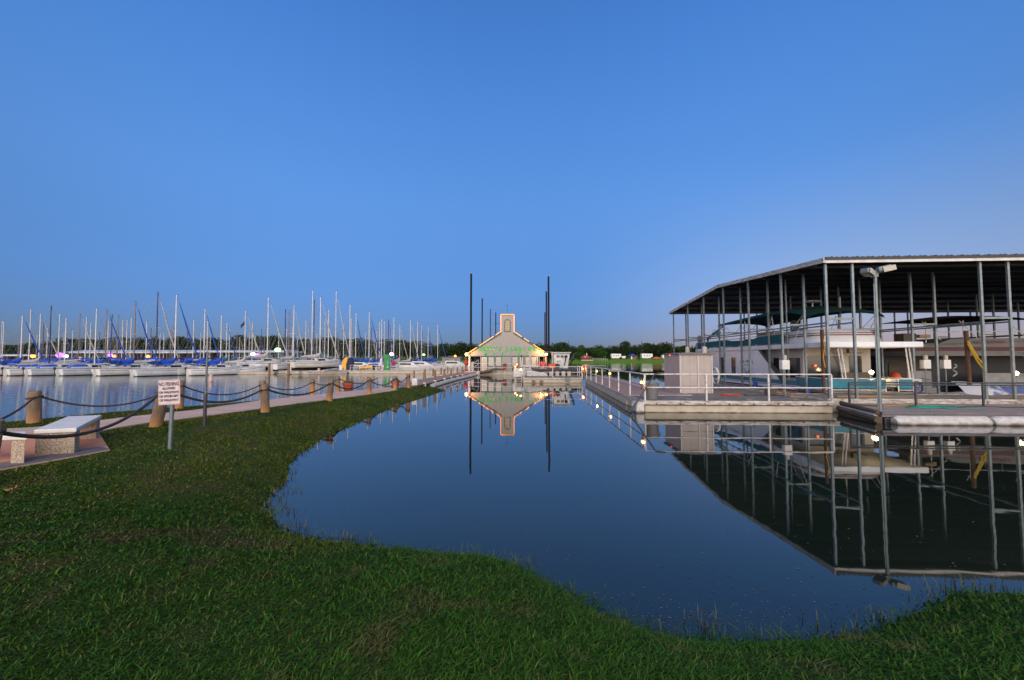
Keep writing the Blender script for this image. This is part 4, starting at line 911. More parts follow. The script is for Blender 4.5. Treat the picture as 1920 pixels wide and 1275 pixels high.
for i, (px, py, c) in enumerate(MASTS):
    D = spots[(px, py)]; top = atY(px, py, D); base = Vector((top.x, D, 0))
    v = VAR.get(px, [0, 3, 0, 1, 3, 0, 2, 3][i % 8])
    o = clone(PRO[v]); o.location = base
    if px in (504, 602): o.location.z = .8
    if px == 552: o.location.z = .5
    o.rotation_euler.z = R(64 + rng.uniform(-14, 16)); sc = (top.z - o.location.z) / SBH
    k = min(1.0, max(.78, sc * .86)); o.scale = (k, k, 1)
    for ch in o.children:
        if ch.name.split('.')[0] in ('mast', 'rigging', 'furled_jib'):
            ch.scale.z = sc
        if ch.name.split('.')[0] == 'mast' and c != 's':
            ch.material_slots[0].link = 'OBJECT'; ch.material_slots[0].material = M['mastdark' if c == 'd' else 'mastwood']
        if ch.name.split('.')[0] == 'sail_cover' and c == 'd' and i % 2 or (ch.name.split('.')[0] == 'sail_cover' and px in (657, 668, 645)):
            ch.material_slots[0].link = 'OBJECT'; ch.material_slots[0].material = M['navy']
    if px in LAND: lab = 'white sailboat with the ' + LAND[px]; lastland, cnt = LAND[px], 0
    else:
        lab = {'s': 'silver', 'd': 'dark blue', 'b': 'brownish'}[c] + ' mast sailboat, ' + ORDI[cnt] + ' right of the ' + lastland; cnt += 1
    tag(o, lab, 'sailboat', 'sailboats moored in the marina')
    if px == 461:
        f = MB(); f.grid([[(top.x - .12 - .55 * i_, D, top.z - 1.5 - .45 * i_ - .5 * j + .05 * math.sin(6 * i_)) for j in (0, .5, 1)] for i_ in (0, .35, .7, 1)]); solo(f, 'mast_flag', M['navy'], 'small dark flag hanging from the mast above the thin dark pole', 'flag', smooth=60)
for p_ in PRO:
    for ch in list(p_.children_recursive): bpy.data.objects.remove(ch)
    bpy.data.objects.remove(p_)
# motorboats behind the long dock
def motorboat(px, D, L_, label, cab=True, blue=False, rz=8):
    p = atY(px, 690, D); p.z = 0; k = L_ / 7; root = thing('motorboat', label, 'motorboat', p, 'motorboats behind the long pale dock', R(rz)); ORG[root] = (0, 0, 0)
    mb = MB(); rows = []
    for i in range(11):
        t_ = i / 10; x = (t_ - .5) * L_; b_ = 1.2 * k * (1 if t_ < .5 else max(.02, 1 - ((t_ - .5) * 2) ** 2.2)); z = (.75 + .35 * t_ * t_) * k
        rows.append([(x + .2 * t_ * zz, y, zz) for y, zz in ((b_, z), (b_ * .85, .1), (0, -.3))] + [(x + .2 * t_ * zz, -y, zz) for y, zz in ((b_ * .85, .1), (b_, z))])
    mb.grid(rows); mb.f.append((4, 3, 2, 1, 0)); mb.m.append(0); mb.grid([[r_[0], r_[4]] for r_ in rows]); part(mb, 'hull', M['gel'], root, 35)
    if cab:
        mb = MB(); mb.ext([(-.2 * L_, -.85 * k, .8 * k), (.3 * L_, -.85 * k, .9 * k), (.1 * L_, -.85 * k, 1.65 * k), (-.2 * L_, -.85 * k, 1.7 * k)], (0, 1.7 * k, 0)); cb = part(mb, 'cabin', M['gel'], root, bevel=.05)
        mb = MB(); mb.box(-.17 * L_, .08 * L_, -.87 * k, .87 * k, 1.25 * k, 1.52 * k); part(mb, 'window', M['glass'], cb)
    mb = MB(); mb.box(-.46 * L_, -.2 * L_, -.9 * k, .9 * k, .76 * k, .9 * k); part(mb, 'cockpit', M['bluep' if blue else 'grey'], root)
    mb = MB(); mb.tube([(.1 * L_, .9 * k, 1.0 * k), (.3 * L_, .7 * k, 1.5 * k), (.48 * L_, 0, 1.6 * k), (.3 * L_, -.7 * k, 1.5 * k), (.1 * L_, -.9 * k, 1.0 * k)], .025, 5); part(mb, 'bow_rail', M['mast'], root)
    return root
motorboat(765, 64, 6.5, 'white motorboat just right of the green kiosk and red canopy', True, True)
motorboat(790, 66, 7, 'white cabin motorboat midway between kiosk and building', True, False, 4)
motorboat(815, 69, 6, 'low white motorboat with blue cockpit behind the gangway posts', False, True, 2)
motorboat(852, 70, 7.4, 'longest white motorboat with orange marking nearest the building lamp', True, False, 0)
motorboat(675, 66, 6.5, 'white motorboat with dark windows behind the yellow dinghy', True, True, 10)
motorboat(705, 67, 6, 'small white motorboat behind the white tub', True, True, 6)
p = atY(850, 682, 86); root = thing('grey_houseboat', 'small grey houseboat with an orange roof light near the left lamp', 'houseboat', (p.x, p.y, 0))
mb = MB(); mb.box(p.x - 2.6, p.x + 4, p.y - 1.5, p.y + 1.5, -.2, .5); part(mb, 'hull', M['grey'], root)
mb = MB(); mb.box(p.x - 2.2, p.x + 1.6, p.y - 1.2, p.y + 1.2, .5, 2.4); c_ = part(mb, 'cabin', M['grey'], root, bevel=.05)
mb = MB(); mb.box(p.x + .4, p.x + 1.0, p.y - 1.22, p.y - 1.19, 1.1, 1.9); mb.box(p.x - 1.6, p.x - .7, p.y - 1.22, p.y - 1.19, 1.3, 1.9); part(mb, 'window', M['glass'], c_)
mb = MB(); mb.box(p.x - 2.5, p.x + 1.9, p.y - 1.4, p.y + 1.4, 2.4, 2.5); part(mb, 'roof', M['grey'], root)
mb = MB(); mb.lathe((p.x + .4, p.y, 2.5), [(.3, 0), (.2, .3), (.05, .4)], 10); part(mb, 'roof_light', M['amber'], root)
# ---------------------------------------------------------------- covered slips far behind the sailboats
def slip_roof(label, x0, x1, Y, z, dep, wall=None, slope=.5):
    root = thing('covered_slip', label, 'boat shelter', ((x0 + x1) / 2, Y, 0), 'white roofed boat shelters')
    mb = MB(); mb.ext([(x0, Y, z - .45), (x0, Y, z - .05), (x0, Y + dep / 2, z + slope), (x0, Y + dep, z - .05), (x0, Y + dep, z - .45)], (x1 - x0, 0, 0)); part(mb, 'roof', M['roofwhite'], root)
    n = int((x1 - x0) / 4)
    for i in range(n + 1):
        x = x0 + .3 + (x1 - x0 - .6) * i / n; mb = MB(); mb.box(x - .08, x + .08, Y + .1, Y + .26, -.3, z - .45); part(mb, 'post', M['steel'], root)
    mb = MB(); mb.box(x0, x1, Y - .5, Y + dep, -.2, .35); part(mb, 'deck', M['deck'], root)
    if wall:
        mb = MB(); mb.box(x0 + .4, x1 - .4, Y + dep - .3, Y + dep - .1, .35, z - .46); part(mb, 'back_wall', wall, root)
slip_roof('long white roofed boat shelter behind the left group of masts', atY(118, 660, 132).x, atY(362, 660, 132).x, 132, 4.35, 14, M['brick'], .7)
slip_roof('low white roofed boat shelter at the far left edge', atY(-60, 660, 136).x, atY(62, 660, 136).x, 136, 3.4, 8, M['brick'], .2)
slip_roof('thin white roofed boat shelter between the flag mast and the lifted boats', atY(366, 660, 133).x, atY(532, 660, 133).x, 133, 4.6, 12, None, .4)
def flood(px, py, D, r, mat, label, e=0, col=(1, 1, 1)):
    p = atY(px, py, D); root = thing('flood_lamp', label, 'lamp', (p.x, p.y, 0), 'lit floodlights in the marina')
    mb = MB(); mb.tube([(p.x, p.y + .1, .1), (p.x, p.y + .1, p.z + .05)], .06, 6); part(mb, 'pole', M['steel'], root)
    mb = MB(); mb.sph((p.x, p.y - r, p.z), r, 8, sc=(1.5, .8, .9)); part(mb, 'bulb', mat, root, 60)
    mb = MB(); mb.box(p.x - r * 1.6, p.x + r * 1.6, p.y - r * .6, p.y + r * .5, p.z + r * .9, p.z + r * 1.25); part(mb, 'hood', M['dark'], root)
    if e: lamp((p.x, p.y - 3 * r, p.z - .1), e, col)
flood(66, 668, 131, .55, M['amber'], 'bluish orange floodlight right of the low left shelter')
flood(118, 666, 128, .85, M['violet'], 'largest violet floodlight at the gable of the long shelter')
flood(127, 668, 128, .5, M['cool'], 'white floodlight beside the large violet one')
flood(152, 672, 129, .4, M['amber'], 'small amber lamp under the long shelter roof, left one')
flood(211, 666, 130, .6, M['violet'], 'violet floodlight in the middle of the long shelter')
flood(217, 668, 129, .45, M['amber'], 'amber lamp touching the middle violet floodlight')
flood(281, 669, 129, .6, M['amber'], 'orange red floodlight left of the tallest dark blue mast')
flood(476, 664, 118, .5, M['cool'], 'white floodlight right of the flag mast, left of a pair')
flood(484, 665, 120, .42, M['violet'], 'violet tinted floodlight, right of a pair beside the flag mast')
flood(523, 656, 118, .62, M['greenbulb'], 'bright greenish white floodlight above the left lifted sailboat')
flood(735, 664, 72, .26, M['cool'], 'white lamp just right of the green kiosk top')
flood(795, 665, 95, .22, M['greenbulb'], 'small green lamp among the right masts')

# ---------------------------------------------------------------- marina building
YB = 56.0
def bx(px): return (px - 960) * YB / F
def bz(py): return CZ + (672 - py) * YB / F * 1.0
XL, XR, XC = bx(879.5), bx(1025), bx(951.5)
ZE, ZT0, ZT = bz(662), bz(623.5), bz(589.5); TW = bx(963.2) - bx(939.8); TL, TR_ = XC - TW / 2, XC + TW / 2
BD = 15.0
root = B = thing('marina_building', 'pale boarded building with a lit gable, square turret and green lettering', 'building', (XC, YB, 0))
zt_, zo = bz(690.5), bz(668.5)        # opening bottom / head
zb = .46
# gable wall with the openings left out (front sheet 0.2 m thick)
def slab(poly, y0, y1, name='wall', mat='siding', par=None, label=None):
    return part(MB().ext([(x, y0, z) for x, z in poly], (0, y1 - y0, 0)), name, M[mat], par or root, label=label)
oL, oR = bx(882.5), bx(900.5)         # open bay on the left
rL, rR = bx(1008), bx(1021.5)         # open bay on the right
slab([(XL, zo), (XR, zo), (XR, ZE), (TR_, ZT0), (TR_, ZT), (TL, ZT), (TL, ZT0), (XL, ZE)], YB, YB + .2, 'gable_wall')
slab([(XL, zb), (oL, zb), (oL, zo - .002), (XL, zo - .002)], YB, YB + .2)
slab([(oR, zb), (rL, zb), (rL, zo - .002), (oR, zo - .002)], YB, YB + .2)
slab([(rR, zb), (XR, zb), (XR, zo - .002), (rR, zo - .002)], YB, YB + .2)
for x in (XL, XR): part(MB().box(x - (.002 if x < 0 else .1), x + (.1 if x < 0 else .002), YB + .21, YB + BD, zb, ZE - .05), 'side_wall', M['siding'], root)
part(MB().box(XL + .1, XR - .1, YB + 2.6, YB + 2.7, zb, ZE - .1), 'inner_wall', M['slate'], root)
part(MB().box(XL, XR, YB + BD - .1, YB + BD, zb, ZE - .1), 'rear_wall', M['siding'], root)
# roof
mb = MB(); th = .14; sl = (ZT0 - ZE) / (TL - XL); zr = ZT0 + sl * TW / 2; ov = .35
for s, xe in ((-1, XL), (1, XR)):
    xo = xe + s * ov * .6; zo_ = ZE - ov * .6 * sl
    mb.ext([(xo, YB - .12, zo_), (XC, YB - .12, zr), (XC, YB - .12, zr + th), (xo, YB - .12, zo_ + th)], (0, .0001 + .11, 0)) if False else None
    mb.ext([(xo, YB + .201, zo_), (XC, YB + .201, zr), (XC, YB + .201, zr + th), (xo, YB + .201, zo_ + th)], (0, BD + .2, 0))
part(mb, 'roof', M['roofgrey'], root)
# turret box behind the gable parapet
part(MB().box(TL, TR_, YB + .203, YB + 2.0, ZT0 - .3, ZT - .01), 'turret', M['siding'], root)
part(MB().box(TL - .08, TR_ + .08, YB - .07, YB + 2.05, ZT, ZT + .1), 'turret_cap', M['slate'], root)
mb = MB(); mb.cyl((XC + .0, YB + .5, ZT + .1), (XC, YB + .5, bz(570)), .02, n=6); mb.tube([(XC - .22, YB + .5, bz(572)), (XC + .12, YB + .5, bz(571))], .015, 5); mb.cyl((XC - .18, YB + .5, bz(574)), (XC - .18, YB + .5, bz(570.5)), .02, n=6); part(mb, 'weather_vane', M['dark'], root)
# slate trims along the rakes
mb = MB()
for s, xe, xt in ((-1, XL, TL), (1, XR, TR_)):
    x0 = xe + s * ov * .55; z0 = ZE - ov * .55 * sl
    mb.ext([(x0, YB - .09, z0 - .16), (xt, YB - .09, ZT0 - .16), (xt, YB - .09, ZT0 + .1), (x0, YB - .09, z0 + .1)], (0, .085, 0))
part(mb, 'rake_board', M['slate'], root)
part(MB().box(XL, XR, YB - .03, YB - .002, zo - .0, zo + .1), 'head_trim', M['slate'], root)
part(MB().box(XL - .07, XL + .12, YB - .08, YB - .004, zb, ZE - .3), 'corner_board', M['white'], root)
# warm light string on the outline, with dead stretches
def seg(a, b_, k0, k1):
    a, b_ = Vector(a), Vector(b_); return [a.lerp(b_, k0), a.lerp(b_, k1)]
yl = YB - .13
runs = []
a, b_ = (XL - .15, yl, ZE - .02), (TL - .05, yl, ZT0 + .12)
for k in ((0, .27), (.34, .78), (.84, 1.0)): runs.append(seg(a, b_, *k))
a, b_ = (TR_ + .05, yl, ZT0 + .12), (XR - .1, yl, ZE + .02)
for k in ((0, .24), (.31, .47), (.6, .93)): runs.append(seg(a, b_, *k))
runs.append([(TL - .05, yl, ZT0 + .1), (TL - .05, yl, ZT - .05)]); runs.append([(TR_ + .05, yl, ZT0 + .1), (TR_ + .05, yl, ZT - .05)]); runs.append([(TL - .05, yl, ZT + .0), (TR_ + .05, yl, ZT + .0)])
for r_ in runs:
    mb = MB(); mb.tube(r_, .04, 6); part(mb, 'light_string', M['warmtube'], root)
for x in (-.0,): pass
# arched turret window
def framed(x0, x1, z0, z1, nx, nz, name='window', glass='glaze', arch=False, y=None):
    y = YB if y is None else y
    def shape(k, zz0):
        if not arch: return [(x0 + k, z0 + k), (x1 - k, z0 + k), (x1 - k, z1 - k), (x0 + k, z1 - k)]
        c, r_ = (x0 + x1) / 2, (x1 - x0) / 2 - k
        return [(x0 + k, z0 + k), (x1 - k, z0 + k)] + [(c + r_ * math.cos(a), z1 - (x1 - x0) / 2 + r_ * math.sin(a)) for a in np.linspace(0, math.pi, 11)]
    o = part(MB().ext([(x, y - .06, z) for x, z in shape(0, 0)], (0, .057, 0)), name, M['slate'], root)
    part(MB().ext([(x, y - .075, z) for x, z in shape(.085, 0)], (0, .014, 0)), 'pane', M[glass], o)
    mb = MB()
    for i in range(1, nx): x = x0 + .085 + (x1 - x0 - .17) * i / nx; mb.box(x - .012, x + .012, y - .088, y - .0755, z0 + .09, z1 - (.12 if not arch else .35))
    for i in range(1, nz): z = z0 + .085 + (z1 - z0 - .17) * i / nz; mb.box(x0 + .09, x1 - .09, y - .087, y - .0757, z - (.03 if 2 * i == nz else .012), z + (.03 if 2 * i == nz else .012))
    part(mb, 'glazing_bars', M['beige'], o)
    return o
framed(bx(945.5), bx(957.5), bz(622), bz(598), 4, 5, arch=True, glass='amberpane')
framed(bx(915), bx(927.2), bz(687.5), bz(668.4), 4, 4); framed(bx(929), bx(941.2), bz(687.5), bz(668.4), 4, 4)
framed(bx(959.5), bx(971.5), bz(690), bz(668.4), 4, 5); framed(bx(973), bx(982), bz(690), bz(668.4), 3, 5); framed(bx(984), bx(993), bz(690), bz(668.4), 3, 5); framed(bx(995), bx(1006), bz(690), bz(668.4), 3, 5)
d_ = part(MB().box(bx(902.2), bx(914.2), YB - .05, YB - .003, zb, zo), 'door', M['slate'], root)
part(MB().box(bx(903.3), bx(913), YB - .085, YB - .0505, zb + .02, zo - .1), 'door_leaf', M['white'], d_)
mb = MB()
for a, c in ((.12, .9), (1.05, 1.75)): mb.box(bx(904.6), bx(911.8), YB - .095, YB - .0855, zb + a, zb + c)
part(mb, 'door_panel', M['glaze'], d_)
# lettering
def letters(txt, xa, xb, z, size, depth=.05):
    n = len(txt)
    for i, ch in enumerate(txt):
        if ch == ' ': continue
        x = xa + (xb - xa) * i / (n - 1)
        tb = text_mb(ch, size, depth, xs=.66, off=.028 * size / .7); xf(tb, Matrix.Translation((x, YB - .05, z)) @ Matrix.Rotation(R(rng.uniform(-4, 4)), 4, 'Y') @ Matrix.Rotation(R(90), 4, 'X'))
        # thicken like a bushy light letter
        part(tb, 'neon_letter', M['neon'], root)
        if txt[0] == 'S' and i in (2, 3, 4):
            b2 = MB(); b2.sph((x + .05, YB - .1, z + size * .2), .032, 6); b2.sph((x - .04, YB - .1, z + size * .45), .028, 6); part(b2, 'yellow_bulb', M['neony'], root)
letters("SCOTT'S", bx(899.5), bx(937), bz(657.8), .80); letters('LANDING', bx(950.5), bx(1002), bz(657.8), .80); letters('MARINA', bx(910.5), bx(990), bz(666.4), .62)
# contents of the open bays (things)
def bay_thing(px, py, w_, h, mat, name, label, cat, dy=.7):
    p = atY(px, py, YB + dy); mb = MB(); mb.cbox((p.x, p.y, zb + h / 2), (w_, .4, h), .1); mb.cbox((p.x + .05, p.y - .05, zb + h * 1.03), (w_ * .7, .3, h * .16), .25)
    return solo(mb, name, M[mat], label, cat, bevel=.05)
bay_thing(885, 690, .5, 1.15, 'beige', 'fuel_cabinet', 'pale cabinet in the dark open bay at the left corner', 'cabinet')
bay_thing(891, 690, .4, 1.75, 'wicker', 'stacked_goods', 'brown stacked goods inside the dark left bay', 'goods', 1.4)
bay_thing(896.5, 690, .45, 1.5, 'navy', 'dark_rack', 'dark rack inside the left bay beside the door', 'rack', 1.5)
def plant_pot(px, py, Y, s, label, z):
    p = atY(px, py, Y); p.z = z; r2 = thing('potted_plant', label, 'potted plant', p, 'potted plants by the building')
    mb = MB(); mb.lathe(p, [(.17 * s, 0), (.27 * s, .42 * s), (.3 * s, .42 * s), (.3 * s, .5 * s), (.26 * s, .5 * s)], 14); part(mb, 'pot', M['terra'], r2, 35)
    mb = MB()
    for _ in range(50):
        a, rr = rng.uniform(0, 6.28), .22 * s * math.sqrt(rng.random()); c = Vector((p.x + rr * math.cos(a), p.y + rr * math.sin(a), p.z + .5 * s)); e = Vector((rng.gauss(0, .13), rng.gauss(0, .1), rng.uniform(.1, .4))) * s; u = Vector((rng.gauss(0, 1), rng.gauss(0, 1), .3)).normalized() * .05
        mb.add([c - u * .3, c + e * .5 - u, c + e, c + e * .5 + u], [(0, 1, 2, 3)])
    part(mb, 'leaves', M['leaf'], r2)
plant_pot(946, 693, 54.9, 1.15, 'terracotta pot with a bushy plant before the middle of the facade', .62)
plant_pot(1012.5, 690, YB + .9, 1.9, 'tall dark bushy plant in the right open bay', zb)
def redbag(px, label, mat, h, w_, dy): 
    p = atY(px, 690, YB + dy); mb = MB(); mb.lathe((p.x, p.y, zb), [(w_ * .35, 0), (w_ * .5, h * .15), (w_ * .42, h * .6), (w_ * .3, h * .9), (w_ * .12, h)], 10); solo(mb, 'life_vest_pile', M[mat], label, 'gear', 'gear before the right open bay', smooth=50)
redbag(1016.5, 'red life vests hanging by the tall plant at the right bay', 'red', 1.25, .7, -.3); redbag(1021.5, 'smaller red bundle beside the hanging red life vests', 'red', 1.2, .45, -.25); redbag(1013.5, 'blue bundle on the floor of the right bay', 'bluep', .62, .75, -.5)
p = atY(873.5, 690, 56.2); mb = MB(); mb.lathe((p.x, p.y, .45), [(.1, 0), (.1, .75), (.2, .85), (.26, 1.2), (.1, 1.55), (.04, 1.7)], 12); solo(mb, 'red_flag_bundle', M['red'], 'furled red flag standing below the bright left lamp', 'flag', smooth=50)
# corner lamps
def dock_lamp(p, r, mat, label, e, post=None, col=(1, .42, .1), name='dock_lamp'):
    root_ = thing(name, label, 'lamp', (p.x, p.y, p.z - .3), 'warm lamps of the docks')
    mb = MB(); mb.sph(p, r, 8); part(mb, 'globe', mat, root_, 60)
    mb = MB(); mb.lathe((p.x, p.y, p.z - r - .06), [(r * .6, 0), (r * .75, .05), (r * .5, .08)], 10); mb.cyl((p.x, p.y, p.z - r - (post or .25)), (p.x, p.y, p.z - r - .05), .018, n=6); part(mb, 'base', M['dark'], root_, 40)
    if e: lamp((p.x, p.y - r - .04, p.z + .02), e, col, .05)
lp = atY(874.8, 664.5, YB - .35); dock_lamp(lp, .20, M['bulb'], 'brightest orange lamp at the left corner of the building', 110, .4, name='corner_lamp')
lp = atY(1024.3, 664.5, YB - .5); dock_lamp(lp, .15, M['bulb'], 'bright warm lamp at the right corner of the building', 0, .4, name='corner_lamp'); lamp((lp.x - .75, YB - .55, lp.z + .1), 60, (1, .36, .06), .1)
# front dock of the building
dock('floating_dock', 'pale floating dock running along the front of the building', [(-6.1, 53.3), (.8, 53.3), (6.6, 53.3), (6.6, 56 - .02 + 16), (-6.1, 72)], .46, rails=[[(-5.2, 53.5), (.4, 53.5)]], h=1.05)
for px, lb in ((929.8, 'short dark wood post on the front dock left of the plant pot'), (961.5, 'short dark wood post on the front dock right of the plant pot')):
    p = atY(px, 690, 53.6); mb = MB(); mb.lathe((p.x, p.y, .4), [(.1, 0), (.1, .7), (.07, .73)], 10); solo(mb, 'dock_post', M['timber'], lb, 'post', smooth=40)
p = atY(899, 702, 53); mb = MB(); mb.tube([(p.x - .1, p.y - .9, .2), (p.x + .2, p.y - .4, .32), (p.x + 1.2, p.y - .2, .5), (p.x + 2.0, p.y, .8), (p.x + 3.2, p.y, .72)], [.1, .2, .22, .12, .08], 8); solo(mb, 'driftwood', M['timber'], 'dark bent driftwood log caught before the front dock', 'log', smooth=60)
p = atY(896.5, 701, 52.2); mb = MB(); mb.tube([(p.x, p.y - .1, .22), (p.x, p.y + .1, .22)], [.2, .2], 14); solo(mb, 'round_fender', M['white'], 'small pale round fender at the gangway foot', 'fender', smooth=40)
# ---------------------------------------------------------------- tall spud piles
for px, top, D, r, mt, lb in ((883.5, 514, 61, .155, 'pile', 'tallest black pile left of the gable'), (904.2, 560, 73, .12, 'pile', 'second black pile left of the turret, standing apart'), (919.5, 580, 91, .13, 'dark', 'grey pile third from the left behind the roof'), (929.6, 586, 94, .12, 'pile', 'short thin black pile with a cross arm beside the turret'),
        (1028.4, 519, 60, .14, 'pile', 'tallest black pile right of the gable'), (1024.4, 547, 69, .14, 'pilebrown', 'thick brownish pile against the tallest right pile'), (1021.6, 586, 94, .13, 'pilebrown', 'short thin pile at the left of the right hand cluster')):
    t_ = atY(px, top, D); rt = thing('mooring_pile', lb, 'pile', (t_.x, D, 0), 'tall piles that hold the floating docks')
    mb = MB(); mb.cyl((t_.x, D, -1.3), t_, r, n=10); part(mb, 'pile_tube', M[mt], rt, 40)
    mb = MB(); mb.cyl((t_.x, D, t_.z), (t_.x, D, t_.z + .06), r * 1.1, n=10); part(mb, 'cap', M['dark'], rt, 40)
    if px == 929.6: mb = MB(); mb.tube([(t_.x - .3, D, t_.z - 2.6), (t_.x + 1.1, D, t_.z - 2.6)], .05, 6); part(mb, 'cross_arm', M['dark'], rt)
    if px == 1028.2: mb = MB(); mb.cyl((t_.x - .25, D - .1, .3), (t_.x - .2, D - .1, 2.8), .32, n=12); part(mb, 'guide_sleeve', M['pilebrown'], rt, 40)
# ---------------------------------------------------------------- cross dock and work barge
CD = dock('cross_dock', 'stained white cross dock with railings before the building', [(.95, 36), (6.25, 36), (6.6, 40.5), (.95, 40.5)], .45, rails=[[(1.05, 36.1), (6.2, 36.1)], [(6.2, 36.1), (6.5, 40.3)]], h=.98)
mb = MB()
for x in (1.9, 2.6): mb.cbox((x, 35.9, .1), (.3, .03, .28))
part(mb, 'fender_pad', M['brownpost'], CD)
mb = MB(); mb.box(4.7, 5.1, 35.86, 35.93, .2, .48); part(mb, 'cleat_plate', M['steel'], CD)
mb = MB(); mb.ext([(1.4, 38.2, .46), (3.4, 38.2, .46), (3.3, 38.2, .75), (2.2, 38.2, .95), (1.4, 38.2, 1.0)], (0, 1.2, 0)); solo(mb, 'foam_block', M['foam'], 'large rough white foam block on the cross dock', 'foam block', bevel=.08)
for i, x in enumerate((3.75, 4.35, 4.95, 5.5)):
    mb = MB(); mb.cbox((x, 39.2, .68), (.34, .5, .46)); solo(mb, 'foam_billet', M['float'], ['leftmost', 'second', 'third', 'rightmost'][i] + ' of four pale foam billets under the dark barge deck', 'foam billet', 'foam billets under the barge', bevel=.04)
BG = thing('work_barge', 'dark decked work barge with a white cabin right of the building', 'barge', (5, 42.5, 0))
mb = MB(); mb.box(2.2, 7.2, 40.8, 46, .95, 1.14); part(mb, 'deck', M['dark'], BG)
mb = MB()
for x in (3.45, 4.05, 4.65, 5.25, 6.2): mb.box(x - .14, x + .14, 40.9, 41.3, -.2, .95)
part(mb, 'support', M['timber'], BG)
mb = MB(); mb.box(2.3, 7.1, 41.5, 45.8, -.2, .9); part(mb, 'pontoon', M['black'], BG)
xa, xb = atY(1040, 690, 43).x, atY(1069, 690, 43).x
mb = MB(); mb.ext([(xa, 43, 1.14), (xb - .25, 43, 1.14), (xb, 43, 2.75), (xa - .1, 43, 2.75)], (0, 2.4, 0)); cb = part(mb, 'cabin', M['white'], BG, bevel=.03)
mb = MB()
for i in range(3): x = xa + .2 + .42 * i; mb.box(x, x + .33, 42.985, 43.0, 2.25, 2.5)
part(mb, 'window', M['glass'], cb); mb = MB(); mb.box(xa + .25, xa + .38, 42.98, 42.995, 1.75, 1.95); part(mb, 'sticker', M['orange'], cb); mb = MB(); mb.box(xa + .5, xa + .62, 42.98, 42.995, 1.75, 1.95); part(mb, 'sticker', M['plank'], cb)
mb = MB(); mb.box(xa - .25, xb + .1, 42.8, 45.6, 2.75, 2.83); part(mb, 'roof', M['roofwhite'], BG)
mb = MB(); mb.tube([(xa - 1.2, 42.6, 1.1), (xa - 1.2, 42.6, 2.85), (xa - .3, 42.6, 2.85), (xa - .3, 42.6, 1.1)], .035, 6); part(mb, 'frame', M['rail'], BG)
mb = MB(); mb.tube([(xb - .75, 42.2, 1.1), (xb - .55, 42.3, 2.2), (xb - .5, 42.3, 2.45)], [.05, .06, .15], 8); part(mb, 'boom_arm', M['pilebrown'], BG, 50)
mb = MB(); mb.tube([(xb + .05, 41.9, 1.14), (xb - .15, 41.9, 1.5), (xb + .1, 42, 2.1), (xb + .28, 42.1, 2.7)], [.2, .14, .16, .05], 8); part(mb, 'draped_cover', M['black'], BG, 50)
x0, x1 = atY(1028, 690, 41.6).x, atY(1042, 690, 41.6).x
G = thing('orange_generator', 'bright orange red generator box on the work barge', 'generator', ((x0 + x1) / 2, 41.6, 1.14)); mb = MB(); mb.box(x0, x1, 41.2, 41.9, 1.16, 1.58); part(mb, 'case', M['orange'], G, bevel=.05); mb = MB(); mb.box(x0 + .1, x1 - .3, 41.185, 41.2, 1.24, 1.36); part(mb, 'pale_panel', M['signface'], G); mb = MB(); mb.tube([(x0, 41.3, 1.62), (x1, 41.3, 1.62)], .03, 6); part(mb, 'handle', M['red'], G)
x = atY(1045, 690, 41.5).x; mb = MB(); mb.tube([(x, 41.2, 1.4), (x, 41.5, 1.4)], [.25, .25], 14); mb.tube([(x, 41.18, 1.4), (x, 41.52, 1.4)], [.1, .1], 10); solo(mb, 'spare_tyre', M['black'], 'black tyre lying beside the orange generator', 'tyre', smooth=40)
x = atY(1060, 690, 41.4).x; mb = MB(); mb.box(x - .2, x + .25, 41.2, 41.6, 1.15, 1.4); solo(mb, 'white_bucket', M['white'], 'white bucket box at the right end of the barge', 'bucket', bevel=.04)
# boat hoist frame and bits left of the cross dock
HF = thing('hoist_frame', 'white tubular boat hoist frame before the right facade windows', 'hoist', (2, 47, .1))
x0, x1 = atY(978, 690, 47).x, atY(1010, 690, 47).x
mb = MB()
for y in (46, 48.4):
    mb.tube([(x0, y, .1), (x0, y, 2.55), (x1, y, 2.6), (x1, y, .1)], .045, 8); mb.tube([(x0, y, 1.35), (x1, y, 1.35)], .035, 6); mb.tube([(x0, y, .95), (x1, y, .95)], .035, 6); mb.tube([((x0 + x1) / 2, y, .1), ((x0 + x1) / 2, y, 2.58)], .04, 6)
mb.tube([(x0, 46, 2.55), (x0, 48.4, 2.55)], .04, 6); mb.tube([(x1, 46, 2.6), (x1, 48.4, 2.6)], .04, 6); part(mb, 'frame', M['rail'], HF, 50)
mb = MB(); mb.box(x0, x1, 46, 48.4, .02, .1); part(mb, 'platform', M['trim'], HF)
p = atY(972, 700, 40); mb = MB(); mb.cbox((p.x, 41.5, .72), (.95, .8, .85)); solo(mb, 'white_locker', M['white'], 'plain white dock locker below the small warm lamps', 'locker', bevel=.04)
ST = thing('dock_steps', 'white framed steps beside the left end of the cross dock', 'steps', (.45, 36.3, 0)); mb = MB(); mb.box(.3, .36, 36.1, 37.2, -.2, .75); mb.box(.84, .9, 36.1, 37.2, -.2, .75); mb.tube([(.33, 36.15, .75), (.87, 36.15, .75)], .03, 6); part(mb, 'frame', M['trim'], ST)
mb = MB()
for i in range(4): mb.box(.365, .835, 36.15 + .22 * i, 36.36 + .22 * i, .02 + .13 * i, .06 + .13 * i)
part(mb, 'tread', M['timber'], ST)
for k, (px, py, Y, lb) in enumerate(((966.3, 687.5, 41.2, 'small warm lamp on the white locker, left one'), (969.5, 683.5, 41.6, 'small warm lamp on the white locker, upper one'), (976.5, 693.2, 36.3, 'warm globe lamp at the left end of the cross dock rail'))): dock_lamp(atY(px, py, Y), .06 if k < 2 else .085, M['globe'], lb, 1.2, .2)
